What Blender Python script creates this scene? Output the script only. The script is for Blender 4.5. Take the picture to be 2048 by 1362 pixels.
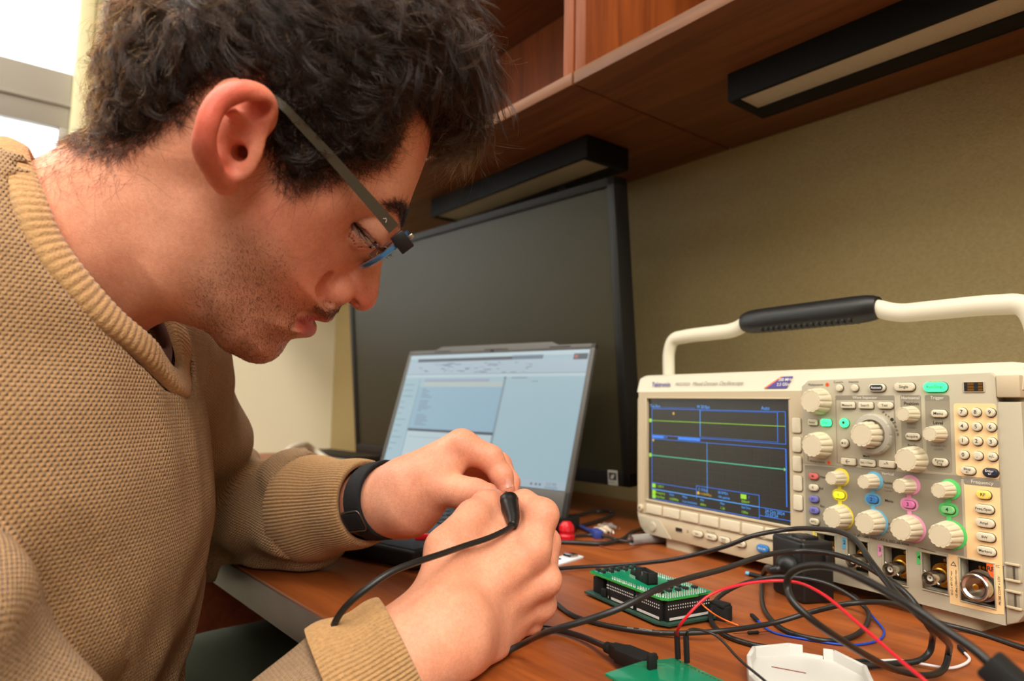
import bpy, bmesh, math, random
import numpy as np
from math import sin, cos, pi, radians, sqrt, atan2
from mathutils import Vector, Matrix, Euler
random.seed(7); rng = np.random.default_rng(7)
SC = bpy.context.scene
COL = SC.collection
for o in list(bpy.data.objects): bpy.data.objects.remove(o)

# ---------------------------------------------------------------- camera
CAM = np.array([.54934, -.63599, .90093])
PITCH, ROLL, YAW = .092465, .019845, .909369
FPX = 1365.33                                   # 24 mm lens on a 36 mm wide sensor, 2048 px wide
_f = np.array([-sin(YAW)*cos(PITCH), cos(YAW)*cos(PITCH), sin(PITCH)])
_r = np.array([cos(YAW), sin(YAW), 0.]); _u = np.cross(_r, _f)
FW, RT, UP = _f, cos(ROLL)*_r+sin(ROLL)*_u, cos(ROLL)*_u-sin(ROLL)*_r
cd = bpy.data.cameras.new('camera'); cam = bpy.data.objects.new('camera', cd); COL.objects.link(cam)
cam.matrix_world = Matrix(((RT[0], UP[0], -FW[0], CAM[0]), (RT[1], UP[1], -FW[1], CAM[1]), (RT[2], UP[2], -FW[2], CAM[2]), (0, 0, 0, 1)))
cd.lens = 24; cd.sensor_width = 36; cd.clip_start = .02; cd.clip_end = 60
cd.dof.use_dof = True; cd.dof.focus_distance = .47; cd.dof.aperture_fstop = 7.1
SC.camera = cam
# ---------------------------------------------------------------- world, lights, exposure
W = bpy.data.worlds.new('overcast_sky'); SC.world = W; W.use_nodes = True
W.node_tree.nodes['Background'].inputs[0].default_value = (.93, .97, 1, 1)
W.node_tree.nodes['Background'].inputs[1].default_value = 3.0
def area(name, loc, size, power, color, target):
    l = bpy.data.lights.new(name, 'AREA'); l.shape = 'RECTANGLE'; l.size, l.size_y = size; l.energy = power; l.color = color
    o = bpy.data.objects.new(name, l); COL.objects.link(o); o.location = loc
    o.rotation_euler = (Vector(target)-Vector(loc)).to_track_quat('-Z', 'Y').to_euler()
    return o
area('ceiling_troffer_light', (.25, -1.05, 2.55), (1.2, .6), 24, (1, .93, .83), (.25, -1.05, 0))
area('ceiling_troffer_light_window_side', (-.95, -1.5, 2.55), (1.2, .6), 26, (1, .96, .88), (-.95, -1.5, 0))
area('ceiling_troffer_light_door_side', (1.5, -.95, 2.55), (.6, 1.2), 40, (1, .93, .83), (1.2, -.9, 0))
area('ceiling_troffer_light_room_side', (1.0, -2.2, 2.5), (1.2, .6), 10, (1, .94, .84), (.5, -.9, .8))
area('side_fill_light', (2.2, -1.5, 2.0), (1.3, .9), 27, (1, .96, .9), (.1, -.5, 1.0))  # added unseen fill from the right for the face; no window there
SC.view_settings.view_transform = 'Standard'; SC.view_settings.look = 'None'
SC.view_settings.exposure = 0.3; SC.view_settings.gamma = 1; SC.view_settings.use_curve_mapping = False
SC.cycles.use_denoising = True
SC.cycles.max_bounces = 8

# ---------------------------------------------------------------- sight lines: a pixel of the photo and a known height, plane or distance give a point in the room
def ray(x, y): return FW+RT*(x-1024)/FPX+UP*(681-y)/FPX
def onz(x, y, z):
    d = ray(x, y); return CAM+d*((z-CAM[2])/d[2])
def onplane(x, y, P0, n):
    d = ray(x, y); return CAM+d*(((np.array(P0)-CAM)@np.array(n))/(d@np.array(n)))
def atd(x, y, dep): return CAM+ray(x, y)*dep
DESK = .74

# ---------------------------------------------------------------- materials
def lin(c):
    c = np.array(c[:3], float)/255
    return tuple(np.where(c <= .04045, c/12.92, ((c+.055)/1.055)**2.4))+(1,)
def mat(name, rgb, rough=.5, metal=0, spec=.5, bump=None, coat=0, trans=0, emit=None, ior=1.45, sss=0, mix=None, sheen=0, aniso=0):
    """bump=(scale, strength, distance); mix=(rgb2, noise scale, contrast)"""
    m = bpy.data.materials.new(name); m.use_nodes = True
    nt = m.node_tree; b = nt.nodes['Principled BSDF']
    b.inputs['Base Color'].default_value = lin(rgb); b.inputs['Roughness'].default_value = rough
    b.inputs['Metallic'].default_value = metal; b.inputs['Specular IOR Level'].default_value = spec
    b.inputs['IOR'].default_value = ior; b.inputs['Transmission Weight'].default_value = trans
    b.inputs['Coat Weight'].default_value = coat; b.inputs['Sheen Weight'].default_value = sheen
    if sss:
        b.inputs['Subsurface Weight'].default_value = sss; b.inputs['Subsurface Radius'].default_value = (1, .35, .2); b.inputs['Subsurface Scale'].default_value = .004
    if emit:
        b.inputs['Emission Color'].default_value = lin(emit[0]); b.inputs['Emission Strength'].default_value = emit[1]
    tc = None
    if bump or mix:
        tc = nt.nodes.new('ShaderNodeTexCoord')
    if mix:
        n = nt.nodes.new('ShaderNodeTexNoise'); n.inputs['Scale'].default_value = mix[1]; n.inputs['Detail'].default_value = 4
        nt.links.new(tc.outputs['Object'], n.inputs['Vector'])
        r = nt.nodes.new('ShaderNodeValToRGB'); c = mix[2] if len(mix) > 2 else .2
        r.color_ramp.elements[0].position = .5-c; r.color_ramp.elements[1].position = .5+c
        r.color_ramp.elements[0].color = lin(rgb); r.color_ramp.elements[1].color = lin(mix[0])
        nt.links.new(n.outputs['Fac'], r.inputs['Fac']); nt.links.new(r.outputs['Color'], b.inputs['Base Color'])
    if bump:
        n = nt.nodes.new('ShaderNodeTexNoise'); n.inputs['Scale'].default_value = bump[0]; n.inputs['Detail'].default_value = 3
        nt.links.new(tc.outputs['Object'], n.inputs['Vector'])
        bp = nt.nodes.new('ShaderNodeBump'); bp.inputs['Strength'].default_value = bump[1]; bp.inputs['Distance'].default_value = bump[2]
        nt.links.new(n.outputs['Fac'], bp.inputs['Height']); nt.links.new(bp.outputs['Normal'], b.inputs['Normal'])
    return m
def wood(name, dark, light, rough, scale=(1.4, 22, 22), coat=.2):
    m = mat(name, light, rough, coat=0)
    nt = m.node_tree; b = nt.nodes['Principled BSDF']
    tc = nt.nodes.new('ShaderNodeTexCoord'); mp = nt.nodes.new('ShaderNodeMapping'); mp.inputs['Scale'].default_value = scale
    nt.links.new(tc.outputs['Object'], mp.inputs['Vector'])
    n1 = nt.nodes.new('ShaderNodeTexNoise'); n1.inputs['Scale'].default_value = 1.6; n1.inputs['Detail'].default_value = 6; n1.inputs['Roughness'].default_value = .62; n1.inputs['Distortion'].default_value = .8
    n2 = nt.nodes.new('ShaderNodeTexNoise'); n2.inputs['Scale'].default_value = 14; n2.inputs['Detail'].default_value = 3
    nt.links.new(mp.outputs['Vector'], n1.inputs['Vector']); nt.links.new(mp.outputs['Vector'], n2.inputs['Vector'])
    mx = nt.nodes.new('ShaderNodeMath'); mx.operation = 'MULTIPLY_ADD'; mx.inputs[1].default_value = .3
    nt.links.new(n2.outputs['Fac'], mx.inputs[0]); nt.links.new(n1.outputs['Fac'], mx.inputs[2])
    r = nt.nodes.new('ShaderNodeValToRGB'); r.color_ramp.elements[0].position = .42; r.color_ramp.elements[1].position = .85
    r.color_ramp.elements[0].color = lin(dark); r.color_ramp.elements[1].color = lin(light)
    nt.links.new(mx.outputs[0], r.inputs['Fac']); nt.links.new(r.outputs['Color'], b.inputs['Base Color'])
    bp = nt.nodes.new('ShaderNodeBump'); bp.inputs['Strength'].default_value = .12; bp.inputs['Distance'].default_value = .0006
    nt.links.new(mx.outputs[0], bp.inputs['Height']); nt.links.new(bp.outputs['Normal'], b.inputs['Normal'])
    return m
M = {}
M['desk'] = wood('cherry_laminate', (116, 56, 22), (162, 86, 36), .40)
M['cab'] = wood('cherry_veneer', (84, 46, 18), (122, 73, 34), .5, (1.4, 30, 30))
M['cabin'] = wood('cherry_veneer_upright', (104, 46, 10), (150, 74, 22), .55, (26, 26, 1.4))
M['wallpale'] = mat('cream_wall_paint', (230, 224, 194), .8, bump=(260, .15, .001))
M['wallvinyl'] = mat('woven_tan_wallcovering', (164, 146, 98), .6, bump=(420, .5, .0016), mix=((178, 160, 112), 260, .25))
M['trim'] = mat('cream_gloss_trim', (226, 216, 170), .45)
M['ceiling'] = mat('white_ceiling', (235, 232, 224), .9)
M['floor'] = mat('dark_carpet', (70, 62, 56), .95, bump=(300, .6, .003))
M['sash'] = mat('grey_window_sash', (160, 153, 142), .5)
M['black'] = mat('black_plastic', (22, 21, 20), .42, bump=(900, .15, .0005))
M['blackm'] = mat('matt_black_plastic', (17, 16, 16), .7)
M['cable'] = mat('black_cable_jacket', (34, 33, 32), .38)
M['steel'] = mat('bright_steel', (205, 200, 190), .22, metal=1)
M['dsteel'] = mat('dark_steel', (120, 115, 108), .35, metal=1)
M['gold'] = mat('gold_plate', (205, 150, 62), .3, metal=1)

# ---------------------------------------------------------------- mesh builder
def frame(o, x, z):
    """matrix with origin o, X along x, Z near z"""
    x = Vector(x).normalized(); z = Vector(z); y = z.cross(x).normalized(); z = x.cross(y)
    return Matrix(((x[0], y[0], z[0], o[0]), (x[1], y[1], z[1], o[1]), (x[2], y[2], z[2], o[2]), (0, 0, 0, 1)))
def T(*p): return Matrix.Translation(p if len(p) == 3 else p[0])
def catmull(P, k=8, closed=False):
    P = [np.array(p, float) for p in P]
    if closed: Q = [P[-1]]+P+[P[0], P[1]]
    else: Q = [2*P[0]-P[1]]+P+[2*P[-1]-P[-2]]
    out = []
    for i in range(1, len(Q)-2):
        a, b, c, d = Q[i-1:i+3]
        def kn(p, q): return max(np.linalg.norm(q-p), 1e-9)**.5
        t0 = 0; t1 = t0+kn(a, b); t2 = t1+kn(b, c); t3 = t2+kn(c, d)
        for t in np.linspace(t1, t2, k, endpoint=False):
            A1 = (t1-t)/(t1-t0)*a+(t-t0)/(t1-t0)*b; A2 = (t2-t)/(t2-t1)*b+(t-t1)/(t2-t1)*c; A3 = (t3-t)/(t3-t2)*c+(t-t2)/(t3-t2)*d
            B1 = (t2-t)/(t2-t0)*A1+(t-t0)/(t2-t0)*A2; B2 = (t3-t)/(t3-t1)*A2+(t-t1)/(t3-t1)*A3
            out.append((t2-t)/(t2-t1)*B1+(t-t1)/(t2-t1)*B2)
    if not closed: out.append(P[-1])
    return out
_font_cache = {}
class MB:
    def __init__(s): s.v = []; s.f = []; s.m = []; s.uv = None
    def add(s, V, F, mat=0, Mx=None):
        n = len(s.v)
        if Mx is not None: V = [Mx @ Vector(v) for v in V]
        s.v += [tuple(v) for v in V]; s.f += [tuple(i+n for i in f) for f in F]; s.m += [mat]*len(F); return s
    def bm(s, b, mat=0, Mx=None):
        b.verts.index_update()
        s.add([v.co.copy() for v in b.verts], [[v.index for v in f.verts] for f in b.faces], mat, Mx); b.free(); return s
    def box(s, lo, hi, bev=0, seg=2, mat=0, Mx=None):
        b = bmesh.new(); bmesh.ops.create_cube(b, size=1)
        for v in b.verts: v.co = Vector([lo[i]+(hi[i]-lo[i])*(v.co[i]+.5) for i in range(3)])
        if bev: bmesh.ops.bevel(b, geom=list(b.edges), offset=bev, segments=seg, profile=.5, affect='EDGES', clamp_overlap=True)
        return s.bm(b, mat, Mx)
    def prism(s, poly, z0, z1, bev=0, seg=2, mat=0, Mx=None, bevbottom=False):
        b = bmesh.new(); n = len(poly)
        lo = [b.verts.new((p[0], p[1], z0)) for p in poly]; hi = [b.verts.new((p[0], p[1], z1)) for p in poly]
        b.faces.new(lo[::-1]); top = b.faces.new(hi)
        for i in range(n): b.faces.new((lo[i], lo[(i+1) % n], hi[(i+1) % n], hi[i]))
        bmesh.ops.recalc_face_normals(b, faces=b.faces)
        if bev:
            e = [x for x in b.edges if all(v in hi for v in x.verts)]
            if bevbottom: e += [x for x in b.edges if all(v in lo for v in x.verts)]
            bmesh.ops.bevel(b, geom=e, offset=bev, segments=seg, profile=.5, affect='EDGES', clamp_overlap=True)
        return s.bm(b, mat, Mx)
    def lathe(s, prof, n=24, mat=0, Mx=None, cap=True, star=None):
        """prof: (radius, z) pairs; star(angle, i) scales the radius"""
        V = []; F = []
        for i, (r, z) in enumerate(prof):
            for k in range(n):
                a = 2*pi*k/n; q = r*(star(k, i) if star else 1); V.append((q*cos(a), q*sin(a), z))
        for i in range(len(prof)-1):
            for k in range(n):
                F.append((i*n+k, i*n+(k+1) % n, (i+1)*n+(k+1) % n, (i+1)*n+k))
        if cap:
            F.append(tuple(range(n))[::-1]); F.append(tuple((len(prof)-1)*n+k for k in range(n)))
        return s.add(V, F, mat, Mx)
    def tube(s, P, r, n=10, mat=0, Mx=None, cap=True, closed=False, flat=None, nrm=None):
        P = [Vector(p) for p in P]; N = len(P); R = r if hasattr(r, '__len__') else [r]*N
        V = []; F = []; up = None
        for i in range(N):
            t = (P[(i+1) % N]-P[i-1]) if closed else (P[min(i+1, N-1)]-P[max(i-1, 0)])
            if t.length < 1e-9: t = Vector((0, 0, 1))
            t.normalize()
            if up is None:
                up = Vector(nrm) if nrm is not None else (Vector((0, 0, 1)) if abs(t.z) < .9 else Vector((1, 0, 0)))
            up = up-t*up.dot(t); up.normalize(); sd = t.cross(up)
            for k in range(n):
                a = 2*pi*k/n
                V.append(P[i]+up*(R[i]*cos(a))+sd*(R[i]*(flat or 1)*sin(a)))
        for i in range(N if closed else N-1):
            j = (i+1) % N
            for k in range(n): F.append((i*n+k, i*n+(k+1) % n, j*n+(k+1) % n, j*n+k))
        if cap and not closed: F.append(tuple(range(n))[::-1]); F.append(tuple((N-1)*n+k for k in range(n)))
        return s.add(V, F, mat, Mx)
    def ball(s, c, r, n=12, mat=0, Mx=None):
        b = bmesh.new(); bmesh.ops.create_uvsphere(b, u_segments=n*2, v_segments=n, radius=1)
        rr = r if hasattr(r, '__len__') else (r, r, r)
        for v in b.verts: v.co = Vector((c[0]+v.co.x*rr[0], c[1]+v.co.y*rr[1], c[2]+v.co.z*rr[2]))
        return s.bm(b, mat, Mx)
    def text(s, body, size, Mx, mat=0, depth=.0002, align='CENTER', shear=0, bold=0, space=1):
        key = (body, align, shear, bold, space)
        if key not in _font_cache:
            c = bpy.data.curves.new('lettering', 'FONT'); c.body = body; c.align_x = align; c.align_y = 'CENTER'; c.size = 1; c.shear = shear; c.offset = bold; c.space_character = space
            c.resolution_u = 3; c.extrude = 0
            o = bpy.data.objects.new('lettering', c); COL.objects.link(o)
            bpy.context.view_layer.update()
            me = bpy.data.meshes.new_from_object(o.evaluated_get(bpy.context.evaluated_depsgraph_get()))
            _font_cache[key] = ([v.co.copy() for v in me.vertices], [tuple(p.vertices) for p in me.polygons])
            bpy.data.objects.remove(o); bpy.data.curves.remove(c); bpy.data.meshes.remove(me)
        V, F = _font_cache[key]
        return s.add([(v.x*size, v.y*size, depth) for v in V], F, mat, Mx)
    def build(s, name, mats, parent=None, smooth=40, origin=None):
        me = bpy.data.meshes.new(name)
        V = s.v
        if origin is not None: V = [(v[0]-origin[0], v[1]-origin[1], v[2]-origin[2]) for v in V]
        me.from_pydata(V, [], s.f)
        for m in (mats if isinstance(mats, (list, tuple)) else [mats]): me.materials.append(M[m] if isinstance(m, str) else m)
        me.polygons.foreach_set('material_index', s.m)
        me.polygons.foreach_set('use_smooth', [smooth > 0]*len(s.f))
        if smooth and smooth < 180: me.set_sharp_from_angle(angle=radians(smooth))
        me.update()
        o = bpy.data.objects.new(name, me); COL.objects.link(o)
        if origin is not None: o.location = origin
        if parent: o.parent = parent
        return o
def tag(o, label=None, cat=None, group=None, kind=None):
    for k, v in (('label', label), ('category', cat), ('group', group), ('kind', kind)):
        if v: o[k] = v
    return o
def empty(name, Mx, label, cat, group=None):
    o = bpy.data.objects.new(name, None); COL.objects.link(o); o.empty_display_size = .03
    o.matrix_world = Mx if isinstance(Mx, Matrix) else T(*Mx)
    return tag(o, label, cat, group)
def struct(o): o['kind'] = 'structure'; return o
def rrect(w, h, r, n=5, cx=0, cy=0):
    P = []
    for sx, sy, a0 in ((1, 1, 0), (-1, 1, 90), (-1, -1, 180), (1, -1, 270)):
        for k in range(n+1):
            a = radians(a0+90*k/n); P.append((cx+sx*(w/2-r)+r*cos(a), cy+sy*(h/2-r)+r*sin(a)))
    return P

# ---------------------------------------------------------------- the room
XL, XR, YB, YF, ZC = -1.53, 2.4, .26, -3.2, 2.6
def wallbox(name, lo, hi, m): return struct(MB().box(lo, hi).build(name, m, smooth=0))
wallbox('floor', (XL-.1, YF-.1, -.1), (XR+.1, YB+.1, 0), 'floor')
wallbox('ceiling', (XL-.1, YF-.1, ZC), (XR+.1, YB+.1, ZC+.1), 'ceiling')
wallbox('wall_back', (XL-.1, YB, 0), (XR+.1, YB+.1, ZC), 'wallvinyl')
M['wallgrey'] = mat('warm_grey_wall', (134, 124, 106), .8)
wallbox('wall_right', (XR, YF, 0), (XR+.1, YB, ZC), 'wallgrey')
wallbox('wall_front', (XL-.1, YF-.1, 0), (XR+.1, YF, ZC), 'wallgrey')
WY0, WY1, WZ0, WZ1 = -1.75, -.492, .95, 2.3
b = MB(); b.box((XL-.1, WY1, 0), (XL, YB, ZC)); b.box((XL-.1, YF, 0), (XL, WY0, ZC)); b.box((XL-.1, WY0, 0), (XL, WY1, WZ0)); b.box((XL-.1, WY0, WZ1), (XL, WY1, ZC))
struct(b.build('wall_left', 'wallpale', smooth=0))
# window: cream casing, sashes, panes
win = empty('window_1', (XL, (WY0+WY1)/2, WZ0), None, None); win['kind'] = 'structure'
ox, oy, oz = XL, (WY0+WY1)/2, WZ0
def wl(b, lo, hi, **k): return b.box((lo[0]-ox, lo[1]-oy, lo[2]-oz), (hi[0]-ox, hi[1]-oy, hi[2]-oz), **k)
b = MB()
for lo, hi in (((XL-.07, WY1-.004, WZ0), (XL+.018, WY1+.032, WZ1+.05)), ((XL-.07, WY0-.032, WZ0), (XL+.018, WY0+.004, WZ1+.05)), ((XL-.07, WY0, WZ1), (XL+.018, WY1, WZ1+.05)), ((XL-.09, WY0-.05, WZ0-.03), (XL+.04, WY1+.05, WZ0))): wl(b, lo, hi, bev=.005)
b.build('window_casing', 'trim', win)
b = MB()
wl(b, (XL-.05, WY0, 1.598), (XL-.02, WY1-.004, 1.75), bev=.004); wl(b, (XL-.05, WY1-.026, WZ0), (XL-.02, WY1-.004, 1.60), bev=.004); wl(b, (XL-.05, WY0, WZ0), (XL-.02, WY0+.03, 1.60), bev=.004)
wl(b, (XL-.05, WY0, WZ0), (XL-.02, WY1-.004, WZ0+.06), bev=.004)
wl(b, (XL-.02, WY0, 1.655), (XL-.012, WY1-.004, 1.665), bev=.002)
b.build('window_sash', 'sash', win)
M['glass'] = mat('window_glass', (250, 252, 252), .02, trans=1, ior=1.02, spec=.2)
b = MB(); wl(b, (XL-.04, WY0, WZ0+.03), (XL-.036, WY1, WZ1)); b.build('window_pane', 'glass', win)
struct(MB().box((XL, -.405, 0), (XL+.006, -.395, ZC)).box((XL, -.455, 0), (XL+.008, -.45, ZC)).build('trim_1', 'trim', smooth=0))

# ---------------------------------------------------------------- desk
def dfront(x): return -.4213+.0277*x
desk = empty('desk', (0, -.08, 0), 'wide cherry laminate work desk along the wall under the shelf', 'desk')
top = [(XL+.002, dfront(XL)), (1.6, dfront(1.6)), (1.6, YB-.003), (XL+.002, YB-.003)]
top = [(x, y+.08) for x, y in top]
MB().prism(top, DESK-.03, DESK, bev=.0018, seg=2).build('desk_top', 'desk', desk)
M['edge'] = mat('grey_brown_edge_band', (92, 74, 64), .45, mix=((80, 62, 52), 30))
b = MB(); a0, a1 = (XL+.004, dfront(XL)+.08), (1.598, dfront(1.6)+.08)
b.prism([(a0[0], a0[1]-.0018), (a1[0], a1[1]-.0018), (a1[0], a1[1]+.001), (a0[0], a0[1]+.001)], DESK-.0295, DESK-.002, bev=.0008).build('edge_band', 'edge', desk)
M['deskside'] = wood('cherry_laminate_side', (104, 44, 20), (140, 66, 30), .5, (1.4, 26, 26))
MB().box((-1.5, YB-.12, .04), (1.58, YB-.10, DESK-.03), bev=.001, Mx=T(0, .08, 0)).build('modesty_panel', 'deskside', desk)
for x in (-.86, 1.56):
    MB().box((x, dfront(x)+.10, .0), (x+.025, YB+.05, DESK-.031), bev=.001).build('side_panel', 'deskside', desk)

# ---------------------------------------------------------------- overhead shelf: two open hutch units side by side
SY, SZ = -.0765, 1.3009
def hutch(x0, x1, label):
    h = empty('overhead_hutch', ((x0+x1)/2, SY, SZ), label, 'cabinet')
    w = x1-x0; D = YB-.002-SY; Hh = .40
    MB().box((-w/2, 0, 0), (w/2, D, .0165), bev=.0012).build('bottom_shelf', 'cab', h)
    MB().box((-w/2, 0, Hh-.018), (w/2, D, Hh), bev=.0012).build('top_panel', 'cab', h)
    for sx in (-1, 1):
        xa = sx*w/2; xb = xa-sx*.0185
        MB().box((min(xa, xb), .002, .0165), (max(xa, xb), D, Hh-.018), bev=.0012).build('side_panel', 'cabin', h)
    MB().box((-w/2+.0185, D-.018, .0165), (w/2-.0185, D-.006, Hh-.018)).build('back_panel', 'cabin', h, smooth=0)
    MB().box((-w/2+.02, .02, .006), (w/2-.02, .06, .0)).v  # (no rail under the front edge)
    return h
hutch(-1.28, -.0582, 'open cherry wall hutch behind the head, left of the shelf seam')
hutch(-.0548, 1.20, 'open cherry wall hutch right of the shelf seam, above the oscilloscope')
# under-shelf task lights, switched off
M['diff'] = mat('prismatic_diffuser', (184, 178, 156), .35, trans=.0, bump=None)
def diffuser_bump(m):
    nt = m.node_tree; tc = nt.nodes.new('ShaderNodeTexCoord'); w1 = nt.nodes.new('ShaderNodeTexVoronoi'); w1.inputs['Scale'].default_value = 260; w1.inputs['Randomness'].default_value = 0
    nt.links.new(tc.outputs['Object'], w1.inputs['Vector']); bp = nt.nodes.new('ShaderNodeBump'); bp.inputs['Distance'].default_value = .0012
    nt.links.new(w1.outputs['Distance'], bp.inputs['Height']); nt.links.new(bp.outputs['Normal'], nt.nodes['Principled BSDF'].inputs['Normal'])
diffuser_bump(M['diff'])
M['lampblack'] = mat('dull_black_metal', (13, 12, 11), .65, spec=.25)
def tasklight(x0, x1, y0, y1, label):
    L = empty('task_light', ((x0+x1)/2, (y0+y1)/2, SZ-.0002), label, 'lamp', 'under-shelf task lights')
    w, d = x1-x0, y1-y0; b = MB()
    b.box((-w/2, -d/2, -.035), (w/2, -d/2+.006, 0), bev=.001); b.box((-w/2, d/2-.006, -.035), (w/2, d/2, 0), bev=.001)
    b.box((-w/2, -d/2+.004, -.035), (-w/2+.012, d/2-.004, 0), bev=.001); b.box((w/2-.012, -d/2+.004, -.035), (w/2, d/2-.004, 0), bev=.001)
    b.box((-w/2+.01, d/2-.03, -.035), (w/2-.01, d/2-.003, -.001), bev=.001); b.box((-w/2+.004, -d/2+.004, -.006), (w/2-.004, d/2-.004, -.001))
    b.build('housing', 'lampblack', L)
    MB().box((-w/2+.011, -d/2+.005, -.033), (w/2-.011, d/2-.029, -.029), bev=.0005).build('diffuser', 'diff', L)
    MB().box((w*.18, d/2-.022, -.038), (w*.18+.02, d/2-.012, -.0345), bev=.001).build('switch', 'blackm', L)
tasklight(.083, .56, .047, .122, 'black task light under the shelf above the oscilloscope')
tasklight(-.60, -.157, .047, .137, 'black task light under the shelf above the large monitor')

# ---------------------------------------------------------------- large monitor
M['bezel'] = mat('satin_black_bezel', (24, 23, 21), .55, spec=.35)
M['lcd'] = mat('matt_screen_off', (50, 46, 31), .38, spec=.22)
def rot_frame(o, yaw, tilt):
    ex = Vector((cos(yaw), sin(yaw), 0)); bk = Vector((-sin(yaw), cos(yaw), 0)); up = Vector((0, 0, 1))*cos(tilt)+bk*sin(tilt)
    n = ex.cross(up)   # towards the viewer
    return Matrix(((ex.x, up.x, n.x, o[0]), (ex.y, up.y, n.y, o[1]), (ex.z, up.z, n.z, o[2]), (0, 0, 0, 1)))
MW, MH = .737, .4328
Mx = rot_frame((-.0991, .08, .7891), .0849, -.0956)     # bottom right corner of the front
base = Mx @ Vector((-MW/2, 0, -.03)); 
mon = empty('monitor', (base.x, base.y, DESK), 'large black widescreen monitor, switched off, behind the laptop', 'monitor')
def into(o): return o.matrix_world.inverted()
ML = into(mon) @ Mx @ T(-MW/2, MH/2, 0)
b = MB(); bz = .013
w, h = MW/2, MH/2
b.box((-w, h-bz, -.03), (w, h, 0), bev=.0015); b.box((-w, -h, -.03), (w, -h+.02, 0), bev=.0015)
b.box((-w, -h, -.03), (-w+bz, h, 0), bev=.0015); b.box((w-bz, -h, -.03), (w, h, 0), bev=.0015); b.box((-w+.003, -h+.003, -.036), (w-.003, h-.003, -.012), bev=.003)
b.prism([(-w*.6, -h*.75), (w*.6, -h*.75), (w*.6, h*.6), (-w*.6, h*.6)], -.055, -.035, bev=.006, Mx=Matrix.Identity(4))
for i in range(len(b.v)): b.v[i] = tuple(ML @ Vector(b.v[i]))
b.build('housing', 'bezel', mon)
MB().box((-w+bz-.001, -h+.019, -.012), (w-bz+.001, h-bz+.001, -.004), Mx=ML).build('screen', 'lcd', mon, smooth=0)
M['sticker'] = mat('grey_white_sticker', (190, 188, 178), .6); M['stickerdark'] = mat('sticker_print', (40, 44, 46), .6)
b = MB(); SX = w-.030; b.box((SX-.0085, -h+.001, -.001), (SX+.0085, -h+.0215, .0004), Mx=ML)
b.box((SX-.0065, -h+.008, 0), (SX+.0065, -h+.0185, .0006), mat=1, Mx=ML); b.prism([(SX-.004, -h+.0095), (SX+.001, -h+.010), (SX+.004, -h+.0165), (SX-.002, -h+.015)], .0006, .0008, Mx=ML)
b.text('ENERGY', .0036, ML @ T(SX, -h+.0045, .0006), mat=1)
b.build('energy_sticker', ['sticker', 'stickerdark'], mon)
b = MB(); c = into(mon) @ (Mx @ Vector((-MW/2, .12, -.05)))
b.box((c.x-.03, c.y+.0, .01), (c.x+.03, c.y+.022, c.z+.05), bev=.006); b.build('stand_neck', 'black', mon)
MB().prism(rrect(.26, .19, .02, cx=c.x, cy=c.y-.01), 0, .012, bev=.003).build('stand_base', 'black', mon)

# ---------------------------------------------------------------- laptop
M['lapgrey'] = mat('dark_grey_laptop_plastic', (72, 70, 66), .5); M['lapdeck'] = mat('blue_black_laptop_deck', (34, 38, 46), .38); M['keys'] = mat('black_keycaps', (20, 20, 22), .5)
def emis(name, rgb, s):
    m = bpy.data.materials.new(name); m.use_nodes = True; nt = m.node_tree; p = nt.nodes['Principled BSDF']
    p.inputs['Base Color'].default_value = (.01, .01, .01, 1); p.inputs['Roughness'].default_value = .3; p.inputs['Emission Color'].default_value = lin(rgb); p.inputs['Emission Strength'].default_value = s
    M[name] = m
LS = .62
emis('lap_paper', (166, 196, 208), LS); emis('lap_blue', (150, 186, 206), LS); emis('lap_ribbon', (176, 196, 210), LS); emis('lap_dark', (58, 70, 86), LS); emis('lap_text', (122, 146, 160), LS); emis('lap_cream', (186, 200, 196), LS); emis('lap_line', (136, 160, 172), LS); emis('lap_white', (190, 212, 220), LS); emis('lap_red', (180, 90, 80), LS); emis('lap_pink', (160, 170, 192), LS); emis('lap_mid', (100, 122, 142), LS)
LX = rot_frame((-.0981, -.0427, .7923), .2505, .3049)        # bottom right corner of the lit screen
hinge = LX @ Vector((-.172, -.03, 0)); LY = .2505
lap = empty('laptop', Matrix.Translation((hinge.x, hinge.y, DESK)) @ Matrix.Rotation(LY, 4, 'Z'), 'open dark grey laptop with lit screen under the left arm', 'laptop')
LL = into(lap) @ LX
SW, SH = .344, .1935
b = MB(); e = .0075
x0, x1, y0, y1 = -SW-e, e, -.033, SH+.0085
for lo, hi in (((x0, y0, -.007), (x1, -.0005, .0006)), ((x0, SH+.0005, -.007), (x1, y1, .0006)), ((x0, y0, -.007), (-SW, y1, .0006)), ((.0, y0, -.007), (x1, y1, .0006))): b.box(lo, hi, bev=.0012, Mx=LL)
b.box((x0+.002, y0+.002, -.0085), (x1-.002, y1-.002, -.004), bev=.001, Mx=LL)
b.prism([(-SW*.86, y1-.002), (-SW*.14, y1-.002), (-SW*.19, y1+.005), (-SW*.81, y1+.005)], -.007, .0004, bev=.0006, Mx=LL)
lid = b.build('lid', 'lapgrey', lap)
for cx, wd in ((-.275, .035), (-.165, .045), (-.05, .035)): MB().box((cx-wd/2, SH+.0045, -.0005), (cx+wd/2, SH+.0058, .0012), bev=.0004, Mx=LL).build('rubber_bumper', 'blackm', lap)
MB().box((-SW/2-.003, SH+.002, 0), (-SW/2+.003, SH+.004, .001), mat=0, Mx=LL).build('webcam', 'blackm', lap)
p_ = lap.matrix_world.inverted() @ Vector(onz(856, 1078, DESK+.0226))
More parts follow.
